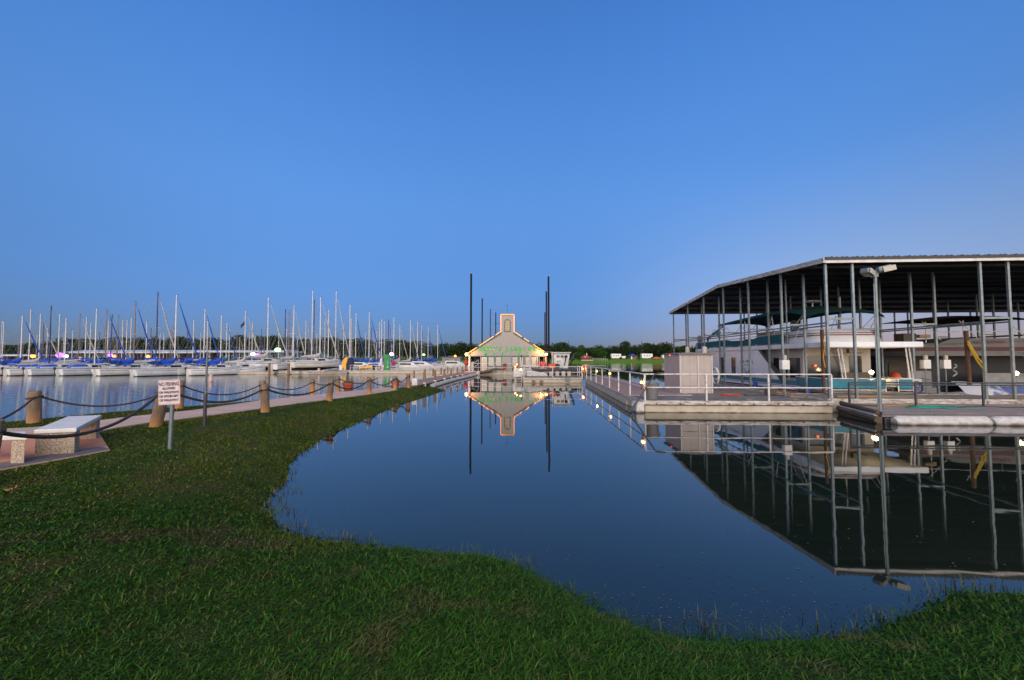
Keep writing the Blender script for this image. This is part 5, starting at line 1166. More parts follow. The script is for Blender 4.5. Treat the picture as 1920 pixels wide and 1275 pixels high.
mb = MB(); p = atY(970.3, 686, 41.5); mb.lathe((p.x, p.y, 1.15), [(.07, 0), (.09, .2), (.05, .35)], 8); solo(mb, 'red_jug', M['red'], 'small red jug on top of the white locker', 'jug', smooth=50)
# white chairs at the cross dock
# ---------------------------------------------------------------- far lawn: trailers, hut, tent, poles
def trailer(px0, px1, Y, z0, h, label):
    x0, x1 = atY(px0, 670, Y).x, atY(px1, 670, Y).x; r_ = thing('camper_trailer', label, 'trailer', ((x0 + x1) / 2, Y, z0), 'camper trailers on the far lawn')
    l = x1 - x0; mb = MB(); mb.ext([(x0 + .05 * l, Y, z0 + .5), (x1 - .18 * l, Y, z0 + .5), (x1 - .16 * l, Y, z0 + 1.1), (x1, Y, z0 + 1.3), (x1 - .01 * l, Y, z0 + h), (x0 + .06 * l, Y, z0 + h + .1), (x0, Y, z0 + h - .5)], (0, 2.4, 0)); b_ = part(mb, 'body', M['gel'], r_, bevel=.08)
    mb = MB()
    for a in (.2, .45, .66): mb.box(x0 + a * l, x0 + (a + .1) * l, Y - .03, Y - .005, z0 + 1.6, z0 + 2.2)
    part(mb, 'window', M['glass'], b_)
    for a in (.45, .58): mb = MB(); mb.tube([(x0 + a * l, Y + .05, z0 + .38), (x0 + a * l, Y + .35, z0 + .38)], .38, 12); part(mb, 'wheel', M['black'], r_, 40)
trailer(1146, 1165, 222, far_z(55, 222) , 2.9, 'white camper trailer on the far lawn, left of the blue tent'); trailer(1203, 1224, 224, far_z(75, 224), 3.0, 'white camper trailer on the far lawn, right of the blue tent'); trailer(1242, 1256, 226, far_z(85, 226), 2.2, 'low pale trailer on the far lawn next to the storage shed'); trailer(1166, 1174, 223, far_z(60, 223), 1.6, 'short white trailer behind the left camper trailer')
x = atY(1098, 672, 206).x; z0 = far_z(x, 206); H = thing('lit_hut', 'small dark hut with a glowing orange front on the far lawn', 'hut', (x, 206, z0))
mb = MB(); mb.box(x - 2.2, x + 3.5, 206, 210, z0 - .3, z0 + 1.5); part(mb, 'wall', M['brick'], H); mb = MB(); mb.ext([(x - 2.6, 205.5, z0 + 1.45), (x, 205.5, z0 + 3.0), (x + 4, 205.5, z0 + 1.5)], (0, 5, 0)); part(mb, 'roof', M['brick'], H); mb = MB(); mb.box(x + .6, x + 1, 207, 207.4, z0 + 2, z0 + 3.9); part(mb, 'chimney', M['gel'], H); mb = MB(); mb.sph((x - .2, 205.8, z0 + 1.75), .28, 8); part(mb, 'lamp', M['amber'], H)
mb = MB(); mb.box(x - 2.4, x + 3.7, 205.2, 205.6, z0 - .3, z0 + .5); part(mb, 'base_wall', M['conc'], H)
lamp((x - .2, 205, z0 + 1.9), 16, (1, .35, .1), .2)
x = atY(1186, 672, 221).x; z0 = far_z(x, 221); T_ = thing('blue_tent', 'blue roofed tent with red and pale goods on the far lawn', 'tent', (x, 221, z0)); mb = MB(); mb.ext([(x - 2.3, 221, z0 + 1.8), (x + .3, 221, z0 + 2.9), (x + 2.0, 221, z0 + 1.7), (x - .1, 221, z0 + 2.0)], (0, 3, 0)); part(mb, 'canopy', M['bluep'], T_)
mb = MB(); mb.box(x - .7, x - .1, 221.2, 221.8, z0, z0 + 1.5); part(mb, 'pale_box', M['gel'], T_); mb = MB(); mb.box(x + .4, x + 1.9, 221.2, 221.9, z0, z0 + 1.2); part(mb, 'red_box', M['red'], T_)
mb = MB()
for a in (-2, 1.7): mb.cyl((x + a, 221.1, z0), (x + a, 221.1, z0 + 1.9), .06, n=6)
part(mb, 'pole', M['steel'], T_)
x = atY(1232, 672, 218).x; z0 = far_z(x, 218); C_ = thing('red_car', 'small red and white car parked at the right end of the far lawn', 'car', (x, 218, z0)); mb = MB(); mb.ext([(x - 2, 218, z0 + .35), (x + 2, 218, z0 + .35), (x + 2, 218, z0 + .8), (x + 1.2, 218, z0 + .9), (x + .7, 218, z0 + 1.35), (x - .8, 218, z0 + 1.35), (x - 1.3, 218, z0 + .9), (x - 2, 218, z0 + .85)], (0, 1.7, 0)); part(mb, 'body', M['orange'], C_, bevel=.06); mb = MB(); mb.box(x - .9, x + .8, 217.97, 218, z0 + .92, z0 + 1.25); part(mb, 'window', M['glass'], C_)
for a in (-1.2, 1.2): mb = MB(); mb.tube([(x + a, 217.95, z0 + .33), (x + a, 218.2, z0 + .33)], .33, 10); part(mb, 'wheel', M['black'], C_, 40)
for i, (px, top, lb) in enumerate(((1041, 643, 'thin utility pole between the black piles and the rounded tree'), (1047, 641, 'thin utility pole over the left side of the rounded tree'), (1066, 638, 'tall utility pole at the right of the rounded tree'), (1085.5, 646, 'short utility pole above the small round tree'), (1126, 645.5, 'utility pole above the trees left of the white trailer'), (1172.5, 637, 'tallest utility pole, over the right end of the left trailer'), (1203, 639.5, 'utility pole over the left end of the right trailer'))):
    t_ = atY(px, top, 240); z0 = far_z(t_.x, 240); r_ = thing('utility_pole', lb, 'pole', (t_.x, 240, z0), 'utility poles at the far lawn'); mb = MB(); mb.cyl((t_.x, 240, z0 - .3), t_, .14, .1, n=6); part(mb, 'pole', M['bark'], r_); mb = MB(); mb.box(t_.x - .05, t_.x + .05, 239.4, 240.6, t_.z - .5, t_.z - .4); part(mb, 'cross_arm', M['bark'], r_)
r_ = thing('lawn_fence', 'low white rail fence between the lit hut and the left trailer', 'fence', (atY(1125, 672, 212).x, 212, far_z(42, 212))); mb = MB(); a_, b2 = atY(1108, 672, 214).x, atY(1139, 672, 204).x
mb.tube([(a_, 214, far_z(a_, 214) + .9), (b2, 204, far_z(b2, 204) + .9)], .07, 5); part(mb, 'rail', M['white'], r_)
for k in range(9): x = a_ + (b2 - a_) * k / 8; y = 214 - 10 * k / 8; mb = MB(); mb.cyl((x, y, far_z(x, y) - .1), (x, y, far_z(x, y) + 1), .08, n=6); part(mb, 'post', M['white'], r_)

# ---------------------------------------------------------------- right hand docks
ZA = .46
WD = dock('walkway_dock', 'long pale walkway dock with white railings leading from the near corner to the cross dock', [(5.3, 18.9), (8.25, 18.9), (9.2, 40), (6.55, 36.4)], ZA, rails=[[(5.38, 16.5), (6.3, 36.2)]], h=1.07, mat=M['deckx'])
mb = MB(); mb.tube([(6.6, 36.6, ZA + 1.05), (9.1, 39.6, ZA + 1.0)], .03, 6); mb.tube([(6.6, 36.6, ZA + .55), (9.1, 39.6, ZA + .5)], .026, 6); part(mb, 'end_railing', M['rail'], WD)
FD = dock('corner_dock', 'broad boarded dock with a stained pale front and white railing before the boat shelter', [(5.3, 16.4), (12.75, 16.1), (12.75, 23.2), (8.5, 23.6), (8.3, 18.85), (5.3, 18.85)], ZA, rails=[[(5.38, 16.48), (12.7, 16.18)]], h=1.07)
mb = MB(); 
for k in range(8): x = 5.8 + .95 * k; mb.cyl((x, 16.36 - .04 * k, .36), (x, 16.30 - .04 * k, .36), .022, n=6)
part(mb, 'bolt', M['timber'], FD)
mb = MB(); mb.tube([(5.35 + 7.3 * k / 30, 16.31 - .3 * k / 30, .33 - .02 * math.sin(k * 1.1) ** 2) for k in range(31)], .012, 5); part(mb, 'cable', M['black'], FD)
HD = dock('head_dock', 'pale edged head dock under the near edge of the boat shelter', [(12.8, 16.5), (46, 14.6), (46, 17.0), (12.85, 18.9)], .53, trim=.14)
M['lowdeck'] = pm('low_dock_concrete', (.26, .22, .2), (.19, .165, .155), 2, .9)
LD = dock('low_dock', 'low grey dock on white floats in front of the boat shelter', [(12.35, 13.6), (46, 12.4), (46, 14.3), (13.05, 16.2)], .37, fh=.3, mat=M['lowdeck'], trim=.1, fl=M['nearblack'], tm=M['padedge'])
mb = MB(); mb.box(12.45, 46, 13.2, 13.24, .22, .33); 
mb = MB()
for i in range(11):
    x0 = 12.6 + 3.1 * i; y0 = 13.5 - .0357 * 3.1 * i; mb.tube([(x0, y0, .05), (x0 + .12, y0, .05), (x0 + 2.9, y0 - .1, .05), (x0 + 3.0, y0 - .1, .05)], [.15, .23, .23, .15], 14)
part(mb, 'float_drums', M['foam'], LD, 40)
mb = MB(); mb.tube([(12.3, 13.7, .34), (13.0, 16.1, .42)], [.09, .08], 7); mb.tube([(12.2, 13.6, .12), (12.9, 16.1, .2)], [.12, .1], 7); mb.tube([(12.25, 13.65, -.04), (12.95, 16.1, .02)], [.1, .1], 7); part(mb, 'timber_edge', M['timber'], LD, 50)
part(MB().cbox((12.62, 15.0, .26), (.1, 2.6, .1), R(-16)), 'edge_float', M['foam'], LD)
railing(LD, [(13.0, 15.7), (30, 14.8)], .86, .38, .03, 2.35, .9, M['dark'])
# storage shed on the corner dock
S0 = thing('storage_shed', 'beige panelled storage shed with a brown roof on the corner dock', 'shed', (9.1, 21, ZA))
x0, x1, y0, y1 = atY(1275, 738, 20).x, atY(1337, 738, 20).x, 20.0, 22.0; z1 = 2.36
mb = MB(); mb.box(x0, x1, y0, y1, ZA, z1); part(mb, 'wall', M['shed'], S0)
mb = MB(); 
for x in (x0, (x0 + x1) / 2 + .08, x1 - .05): mb.box(x, x + .05, y0 - .02, y0 - .001, ZA + .02, z1 - .02)
part(mb, 'corner_strip', M['beige'], S0)
mb = MB(); 
for z in (.95, 1.55): mb.box(x0 + .05, x1 - .05, y0 - .012, y0 - .001, ZA + z - .6, ZA + z - .585)
part(mb, 'seam', M['shedroof'], S0)
mb = MB(); mb.ext([(x0 - .08, y0 - .1, z1), (x1 + .08, y0 - .1, z1), (x1 + .08, y0 - .1, z1 + .06), ((x0 + x1) / 2 - .3, y0 - .1, z1 + .11), (x0 - .08, y0 - .1, z1 + .06)], (0, y1 - y0 + .2, 0)); part(mb, 'roof', M['shedroof'], S0)
mb = MB(); mb.sph((x0 - .12, y0 + .9, z1 - .03), .03, 6); part(mb, 'red_light', M['redlamp'], S0)
# things on the corner dock
p = at(1222, 748, ZA); r_ = thing('rubbish_bin', 'grey round rubbish bin behind the corner post', 'bin', p); mb = MB(); mb.lathe(p, [(.24, 0), (.29, .62), (.31, .63), (.31, .68), (.28, .68), (.27, .6)], 18); part(mb, 'body', pm('bin_grey', (.16, .165, .16), (.12, .125, .12), 3, .5), r_, 40); mb = MB(); mb.tube([(p.x + .3, p.y, p.z + .6), (p.x + .36, p.y, p.z + .58), (p.x + .36, p.y, p.z + .5), (p.x + .28, p.y, p.z + .5)], .02, 6); part(mb, 'handle', M['grey'], r_)
mb = MB(); a = at(1160, 770, .0); b_ = atY(1228, 701, 16.35); mb.tube([(a.x, 16.1, -.15), (a.x + .45, 16.15, .35), b_, (b_.x + .38, 16.4, b_.z + .05)], [.03, .035, .03, .02], 8); solo(mb, 'leaning_pole', M['dark'], 'dark bent pole leaning across the corner post into the water', 'pole', smooth=50)
mb = MB(); mb.box(4.95, 5.28, 16.25, 16.9, -.25, .42); mb.box(4.9, 5.29, 16.6, 16.7, .2, .36); solo(mb, 'corner_bracket', M['foam'], 'rusty pale bracket block at the inner corner of the docks', 'bracket', bevel=.04)
def scribble(px, py, z, n, r, mat, name, label, cat, rad=.012, sx=1.6):
    c = at(px, py, z); pts = [(c.x + r * sx * (k / n - .5) * 1.2 + r * .7 * math.sin(k * 1.7 + .4 * math.sin(k)), c.y + r * .7 * math.cos(k * 1.31), z + rad + .02 * (k % 3)) for k in range(n)]
    d = []
    for a, b_ in zip(pts[:-1], pts[1:]): d += [tuple(Vector(a).lerp(Vector(b_), q / 3)) for q in range(3)]
    mb = MB(); mb.tube(d, rad, 5); solo(mb, name, mat, label, cat, smooth=60)
scribble(1371, 741, ZA, 26, .42, M['orange'], 'orange_rope_heap', 'tangled orange rope heap right of the storage shed', 'rope')
scribble(1478, 735, ZA, 26, .4, M['orange'], 'orange_net_heap', 'orange net heap beside the meter post on the corner dock', 'net')
scribble(1462, 737, ZA, 18, .3, M['yellow'], 'yellow_rope_heap', 'yellowish rope heap left of the orange net', 'rope')
scribble(1458, 729, ZA, 14, .34, M['white'], 'white_sheet_heap', 'crumpled white sheet on the corner dock boards', 'sheet', .03)
for x0_, x1_, y_, lb in ((1480, 1560, 745, 'long yellow plank on the corner dock, left piece'), (1568, 1668, 744.5, 'long yellow plank continuing on the head dock')):
    a, b_ = at(x0_, y_, ZA + (.0 if x0_ < 1560 else .07)), at(x1_, y_, ZA + (.0 if x0_ < 1560 else .07)); mb = MB(); mb.cbox(((a.x + b_.x) / 2, (a.y + b_.y) / 2, a.z + .025), ((b_ - a).length, .14, .045), math.atan2(b_.y - a.y, b_.x - a.x)); solo(mb, 'timber_plank', M['plank'], lb, 'plank', bevel=.005)
# low dock litter
c = at(1738, 765, .37); mb = MB()
for k in range(3): mb.tube([(c.x - .3 + .35 * k + (.45 + .12 * k) * math.cos(q + k), c.y + (.22 + .03 * k) * math.sin(q + k) + .03 * k, .39 + .012 * k + .01 * math.sin(3 * q)) for q in (2 * math.pi * j / 18 for j in range(18))], .014, 5, closed=True)
mb.tube([(c.x + .2, c.y - .1, .39), (c.x + 1.0, c.y - .35, .385), (c.x + 1.5, c.y - .55, .385)], .012, 5)
solo(mb, 'green_rope_coil', pm('green_rope', (.02, .28, .2), (.015, .2, .15), 20, .8), 'coiled green rope lying on the low dock', 'rope', smooth=60)
for (xa_, ya_, xb_, yb_, lb) in ((1652, 762, 1728, 757.5, 'weathered tan board lying behind the green rope'), (1600, 760, 1648, 762.5, 'dark short board near the left end of the low dock')):
    a, b_ = at(xa_, ya_, .37), at(xb_, yb_, .37); mb = MB(); mb.cbox(((a.x + b_.x) / 2, (a.y + b_.y) / 2, .395), ((b_ - a).length, .16, .045), math.atan2(b_.y - a.y, b_.x - a.x)); solo(mb, 'loose_board', M['plank'] if xa_ > 1640 else M['timber'], lb, 'board', bevel=.005)
mb = MB(); a = at(1700, 763, .37); mb.tube([(a.x + .3 * k, a.y - .02 * k + .12 * math.sin(k * .9), .385 + .02 * math.sin(k * 2) ** 2) for k in range(24)], .016, 6); solo(mb, 'black_hose', M['black'], 'long black hose trailing along the low dock', 'hose', smooth=60)
# twin floodlight pole in the water
lpx = at(1651, 793, 0); LP = thing('floodlight_pole', 'tall grey pole with two floodlight heads in front of the shelter', 'lamp post', (lpx.x, lpx.y, 0)); tp = atY(1639.5, 513, lpx.y)
mb = MB(); mb.cyl((lpx.x, lpx.y, -1.2), (tp.x + .02, tp.y, tp.z), .06, .05, n=14); part(mb, 'pole', M['steel'], LP, 40)
mb = MB(); mb.cyl((lpx.x - .09, lpx.y - .03, .3), (tp.x - .06, tp.y - .03, tp.z - .35), .02, n=6); part(mb, 'conduit', M['steel'], LP)
mb = MB(); mb.tube([(tp.x - .3, tp.y - .05, tp.z + .02), (tp.x + .25, tp.y, tp.z + .1)], .04, 8); mb.cbox((tp.x, tp.y, tp.z - .02), (.16, .14, .2)); part(mb, 'bracket', M['steel'], LP)
for dx, dz, rz_, ry_ in ((-.34, .02, .5, .25), (.24, .14, -.35, -.2)):
    mb = MB(); mb.cbox((tp.x + dx, tp.y - .1, tp.z + dz), (.40, .28, .2), rz_, ry=ry_); hd = part(mb, 'floodlight_head', M['steel'], LP, bevel=.05)
    mb = MB(); mb.cbox((tp.x + dx + .02, tp.y - .29, tp.z + dz - .02), (.34, .03, .17), rz_, ry=ry_); part(mb, 'lens', M['glaze'], hd)
# dock lamps on the walkway rail
for px, py, lb in ((1203, 717, 'warm globe lamp at the near corner post of the walkway'), (1143.2, 700.3, 'warm globe lamp on the walkway rail, second from the corner'), (1118.5, 696, 'warm globe lamp on the walkway rail, third from the corner'), (1093, 692, 'warm globe lamp where the walkway meets the cross dock')):
    Y = {1203: 16.6, 1143.2: 24.3, 1118.5: 29.5, 1093: 36}[px]; dock_lamp(atY(px, py, Y), .06 if Y < 20 else .075, M['globe'], lb, 1.6, .25)
mb = MB(); p = atY(1096, 690, 36.2); mb.cyl((p.x, p.y, ZA), (p.x, p.y, CZ - (682 - 672) * 36.2 / F), .035, n=8); solo(mb, 'orange_marker_post', M['orange'], 'thin orange lit post at the corner of walkway and cross dock', 'post', smooth=40)
# ---------------------------------------------------------------- boat shelter (rotated a little: far end swings right)
PV = (12.9, 16.55, 0); RZ = R(-3.5)
SHL = thing('boat_shelter', 'large open sided boat shelter with a dark low gable roof on many thin poles', 'boat shelter', PV, None, RZ); ORG[SHL] = (0, 0, 0)
LENX, DEP, ZEV, RISE = 40.0, 19.0, 6.12, .66
def shz(v): return ZEV + RISE * (1 - abs(v - DEP / 2) / (DEP / 2))
mb = MB(); n = 480; rows = []
for v in np.linspace(-.15, DEP + .15, 13):
    v = float(v); rows.append([(-.12 + (LENX) * i / n, v, shz(min(DEP, max(0, v))) + .1 + (.03 if i % 2 else 0)) for i in range(n + 1)])
mb.grid(rows); k = len(mb.v); rows2 = [[(x, y, z - .035) for x, y, z in r_] for r_ in rows]; mb.grid(rows2)
part(mb, 'roof_sheet', M['rooftop'], SHL)
mb = MB(); mb.grid([[(-.12 + LENX * i / n, -.24, z + (.035 * math.sin(i * 2 * math.pi / 2.4) if j else 0)) for i in range(n + 1)] for j, z in enumerate((ZEV + .06, ZEV + .17))]); mb.grid([[(-.12 + LENX * i / n, y, ZEV + .17 + .035 * math.sin(i * 2 * math.pi / 2.4)) for i in range(n + 1)] for y in (-.24, .6)]); part(mb, 'sheet_edge', M['nearblack'], SHL)
mb = MB(); mb.box(-.12, LENX, -.2, -.12, ZEV - .06, ZEV + .09); part(mb, 'eave_fascia', M['white'], SHL); mb = MB(); mb.box(-.12, LENX, DEP + .12, DEP + .2, ZEV - .06, ZEV + .09); part(mb, 'eave_fascia', M['white'], SHL)
mb = MB(); mb.ext([(-.2, -.2, ZEV - .05), (-.2, DEP / 2, ZEV + RISE - .05), (-.2, DEP + .2, ZEV - .05), (-.2, DEP + .2, ZEV + .15), (-.2, DEP / 2, ZEV + RISE + .15), (-.2, -.2, ZEV + .15)], (.07, 0, 0)); part(mb, 'gable_fascia', M['trim'], SHL)
mb = MB()
for v in np.linspace(.6, DEP - .6, 10): z = shz(float(v)); mb.box(0, LENX, float(v) - .04, float(v) + .04, z - .12, z + .06)
part(mb, 'purlins', M['dark'], SHL)
US = [0, 1.05, 5.95, 7.0, 18.2, 19.25, 24.2, 25.2]; VS = [0, 3.05, 6.1, 9.15, 12.2, 15.25, 18.6]
for u in US:
    for v in VS:
        mb = MB(); mb.box(u - .042, u + .042, v - .042, v + .042, -.6 if (v == 0) else .2, shz(v) - .02); part(mb, 'pole', M['steel'], SHL)
mb = MB()
for a, b_ in ((0, 1.05), (5.95, 7.0), (18.2, 19.25)):
    for v in VS: part(MB().box(a + .051, b_ - .051, v - .03, v + .03, 3.75, 3.83), 'cross_brace', M['steel'], SHL)
for u in US[:6]: part(MB().box(u - .025, u + .025, .06, DEP - .46, 3.60, 3.66), 'long_brace', M['steel'], SHL)
for (a, b_), lb in (((-.05, 1.1), 'narrow finger dock along the left side of the white houseboat'), ((5.9, 7.05), 'narrow finger dock between the two houseboats'), ((18.15, 19.3), 'narrow finger dock right of the dark houseboat')):
    c_, s_ = math.cos(RZ), math.sin(RZ); T = lambda u, v: (PV[0] + c_ * u - s_ * v, PV[1] + s_ * u + c_ * v)
    dock('finger_dock', lb, [T(a, 2.2), T(b_, 2.2), T(b_, 18.8), T(a, 18.8)], .48)
# ---------------------------------------------------------------- white houseboat (slip 1), built in shelter axes
HB = thing('white_houseboat', 'white two deck houseboat with teal trim and canvas in the near slip', 'houseboat', PV, None, RZ); ORG[HB] = (0, 0, 0)
X0, X1 = 1.35, 5.35            # boat width in shelter axes
mb = MB(); mb.ext([(X0, 2.6, -.25), (X0, 17.2, -.25), (X0, 17.2, .55), (X0, 2.3, .55)], (X1 - X0, 0, 0)); part(mb, 'hull', M['dark'], HB)
mb = MB(); mb.box(X0, X0 + .04, 4.2, 17.2, .552, .78); mb.box(X1 - .04, X1, 4.2, 17.2, .552, .78); mb.box(X0, X1, 17.16, 17.2, .552, .78); part(mb, 'white_band', M['houseboat'], HB)
mb = MB(); mb.box(X0 - .012, X0 + .035, 4.2, 17.2, .785, .98); part(mb, 'teal_band', M['tealpanel'], HB); mb = MB(); mb.box(X0 - .014, X0 + .035, 4.2, 17.2, .71, .735); mb.box(X0 - .014, X0 + .035, 4.2, 17.2, .99, 1.01); part(mb, 'thin_stripe', M['ink'], HB)
mb = MB(); mb.ext([(X0, 17.2, .985), (X0, 17.2, 2.66), (X0, 7.6, 2.66), (X0, 5.3, .985)], (.06, 0, 0)); sw = part(mb, 'side_wall', M['houseboat'], HB)
mb = MB(); mb.ext([(X0 - .02, 7.75, 2.66), (X0 - .02, 7.5, 2.66), (X0 - .02, 5.0, .8), (X0 - .02, 5.4, .8)], (.1, 0, 0)); part(mb, 'diagonal_strip', M['dark'], HB)
for v0, v1 in ((10.6, 11.15), (12.2, 12.75), (14.6, 15.2)):
    mb = MB(); mb.ext([(X0 - .02, v0, 1.05), (X0 - .02, v1, 1.05), (X0 - .02, v1, 2.25), (X0 - .02, v0, 2.25)], (.03, 0, 0)); part(mb, 'window', M['glass'], sw, bevel=.008)
part(MB().box(X0 + .5, X1 - .2, 4.5, 16.9, .55, 2.66), 'cabin', M['beige'], HB)
for v0, v1, z0, z1 in ((6.6, 7.1, 1.15, 2.2), (4.75, 6.1, 1.15, 2.2)): part(MB().box(X0 + .47, X0 + .499, v0, v1, z0, z1), 'window', M['glass'], HB, bevel=.005)
for u0, u1, z0, z1 in ((X0 + .58, X0 + 1.4, .8, 2.3), (X0 + 1.5, X0 + 2.35, .8, 2.3), (X0 + 2.75, X0 + 3.35, 1.1, 2.3)): part(MB().box(u0, u1, 4.47, 4.499, z0, z1), 'window', M['glass'], HB, bevel=.005)
part(MB().box(X0, X1, 2.3, 4.49, .56, .64), 'bow_deck', M['deck'], HB)
part(MB().box(X0 - .05, X1 + .15, 2.0, 17.3, 2.665, 2.93), 'upper_deck', M['houseboat'], HB, bevel=.04)
for u0, u1, v0, v1 in ((X0 + .02, X0 + .06, 2.5, 4.4), (X0 + .1, X0 + 2.75, 2.34, 2.38), (X0 + 3.3, X1 - .1, 2.34, 2.38)): part(MB().box(u0, u1, v0, v1, .78, 1.2), 'railing_panel', M['tealpanel'], HB, bevel=.02)
mb = MB(); 
for z in (.72, 1.24): mb.tube([(X0 + .04, 4.4, z), (X0 + .04, 2.36, z), (X0 + 2.75, 2.36, z)], .022, 6); mb.tube([(X0 + 3.3, 2.36, z), (X1 - .05, 2.36, z), (X1 - .05, 4.4, z)], .022, 6)
for u in (X0 + .04, X0 + 1.4, X0 + 2.75, X0 + 3.3, X1 - .05): mb.tube([(u, 2.36, .6), (u, 2.36, 1.24)], .022, 6)
part(mb, 'bow_railing', M['rail'], HB)
for u in (X0 + .55, X0 + .69, X0 + 3.5, X0 + 3.64): part(MB().tube([(u, 2.15, 2.66), (u + .35, 2.4, 1.25)], .03, 6), 'strut', M['rail'], HB)
# upper helm coaming with curved front
rows = []
for z, i_, v0 in ((2.94, 0, 2.75), (3.2, .03, 2.9), (3.5, .12, 3.2), (3.62, .22, 3.5)):
    rows.append([(X0 + .15 + i_, 7.2, z if z < 3.3 else z - .1), (X0 + .12 + i_, 4.6, z), (X0 + .3 + i_, v0 + .35, z), (X0 + .8, v0, z), (X1 - 1.2, v0, z), (X1 - .55 - i_, v0 + .5, z), (X1 - .45 - i_, 4.6, z), (X1 - .45 - i_, 7.2, z if z < 3.3 else z - .1)])
mb = MB(); mb.grid(rows); co_ = part(mb, 'helm_coaming', M['gel'], HB, 50)
mb = MB()
for z, i_, v0, h in ((3.3, .05, 2.97, .03), (3.4, .085, 3.08, .02)):
    mb.tube([(X0 + .14 + i_, 6.8, z - .12), (X0 + .1 + i_, 4.6, z), (X0 + .28 + i_, v0 + .33, z), (X0 + .8, v0 - .01, z), (X1 - 1.2, v0 - .01, z), (X1 - .6 - i_, v0 + .45, z)], h * .8, 6)
part(mb, 'pinstripe', M['maroon'], co_)
tb = text_mb('Sea Dog', .22, .01, 1.2) if False else MB()
# crew name and dog face on the side wall
for txt, sz, zc in (('DOG HOUSE', .26, 1.93),):
    for i, ch in enumerate(txt):
        if ch == ' ': continue
        a = (i - 4) * .17; v = 9.15 - (i - 4) * .17; z = zc - 1.6 * (1 - math.cos(a * .55)) * .55
        tb = text_mb(ch, sz * .8, .006); xf(tb, Matrix.Translation((X0 - .012, v, z)) @ Matrix.Rotation(R(-90), 4, 'Z') @ Matrix.Rotation(R(90), 4, 'X') @ Matrix.Rotation(-a * .45, 4, 'Z')); part(tb, 'lettering', M['ink'], sw)
mb = MB()
for dv, dz, r_x in ((-.14, .28, .05), (.14, .28, .05), (0, -.28, .09)): mb.sph((X0 - .005, 9.15 + dv, 1.5 + dz), r_x, 8, sc=(.15, 1, 1.2))
mb.tube([(X0 - .008, 9.15 + .2 * math.cos(a), 1.42 - .1 * abs(math.sin(a * 1.0))) for a in np.linspace(0, math.pi, 9)], .012, 5); mb.tube([(X0 - .008, 9.42, 1.55), (X0 - .008, 9.3, 1.2), (X0 - .008, 9.15, 1.1), (X0 - .008, 9.0, 1.2), (X0 - .008, 8.88, 1.55)], .012, 5)
part(mb, 'dog_face', M['ink'], sw)
# upper deck canvas, canopy, furniture
mb = MB(); rows = []
for i in range(27):
    v = 5.2 + 12 * i / 26; top = 3.48 - .14 * math.sin(max(0, min(1, (v - 7) / 5)) * math.pi) - .006 * (v - 5) + .02 * math.sin(v * 5)
    rows.append([(X0 - .02 + .02 * math.sin(v * 3.1), v, 3.0), (X0 - .06 + .025 * math.sin(v * 4.3 + 1), v, 3.2), (X0 - .02, v, top), (X0 + .02, v, top), (X0 + .02, v, 3.0)])
mb.grid(rows); part(mb, 'rail_canvas', M['teal'], HB, 70)
mb = MB(); mb.tube([(X0, 5.2, 3.5), (X0, 17.2, 3.42), (X1 - .3, 17.2, 3.42), (X1 - .3, 5.2, 3.45)], .022, 6)
for v in range(6, 18, 2): mb.tube([(X0, v, 2.93), (X0, v, 3.48)], .018, 6); mb.tube([(X1 - .3, v, 2.93), (X1 - .3, v, 3.45)], .018, 6)
part(mb, 'upper_railing', M['rail'], HB)
mb = MB(); rows = []
for v, zc in ((3.3, 4.25), (3.9, 4.5), (5.0, 4.72), (7.5, 4.78), (10, 4.72), (13.4, 4.62), (13.5, 4.5)):
    rows.append([(X0 + .1 + (X1 - X0 - .5) * k, v, zc + .22 * math.sin(math.pi * k) ** .7 - (.12 if k in (0, 1) else 0)) for k in (0, .02, .15, .5, .85, .98, 1)])
mb.grid(rows); cn = part(mb, 'canopy', M['green'], HB, 50)
mb = MB()
for v, v2 in ((3.6, 4.6), (6.5, 6.2), (9.5, 8.6), (13.0, 11.4)):
    for u in (X0 + .12, X1 - .42): mb.tube([(u, v2, 2.93), (u, v, 4.55)], .02, 6); mb.tube([(u, v2 + 1.2, 2.93), (u, v, 4.5)], .014, 5)
part(mb, 'canopy_frame', M['rail'], HB)
mb = MB(); mb.box(X0 + .9, X0 + 2.1, 8.0, 9.6, 2.935, 3.72); bar = part(mb, 'deck_bar', M['plank'], HB, bevel=.03); part(MB().box(X0 + .85, X0 + 2.15, 7.95, 9.65, 3.722, 3.77), 'bar_top', M['beige'], bar)
mb = MB(); mb.cbox((X0 + 1.0, 5.6, 3.7), (.5, .5, .12), .2); mb.cbox((X0 + 1.0, 5.85, 4.0), (.5, .1, .55), .2, rx=.2); mb.cyl((X0 + 1.0, 5.6, 2.93), (X0 + 1.0, 5.6, 3.65), .06, n=8); part(mb, 'helm_seat', M['dark'], HB, bevel=.04)
mb = MB(); mb.tube([(X0 + 2.2, 4.2, 3.5), (X0 + 2.2, 4.2, 5.3)], .03, 6); part(mb, 'antenna_mast', M['rail'], HB, 50); mb = MB(); mb.sph((X0 + 1.7, 5.5, 5.25), .3, 8, sc=(1.6, 1, .25)); mb.cyl((X0 + 1.7, 5.5, 4.9), (X0 + 1.7, 5.5, 5.2), .04, n=6); part(mb, 'radar', M['rail'], HB, 50)
mb = MB(); 
for q in (0, .42): mb.tube([(X0 - .1 + q * .9, 17.4, .5), (X0 - .1 + q * .9, 16.6, 4.0)], .025, 6)
for i in range(9): mb.tube([(X0 - .1, 17.35 - .09 * i, .8 + .38 * i), (X0 + .28, 17.35 - .09 * i, .8 + .38 * i)], .018, 5)
part(mb, 'ladder', M['rail'], HB)
mb = MB(); mb.tube([(X0 + .2, 15.4, 2.93), (X0 + .2, 15.4, 3.7), (X0 + 1.1, 14.4, 4.75)], [.1, .11, .06], 8); part(mb, 'davit_crane', M['green'], HB, 50)
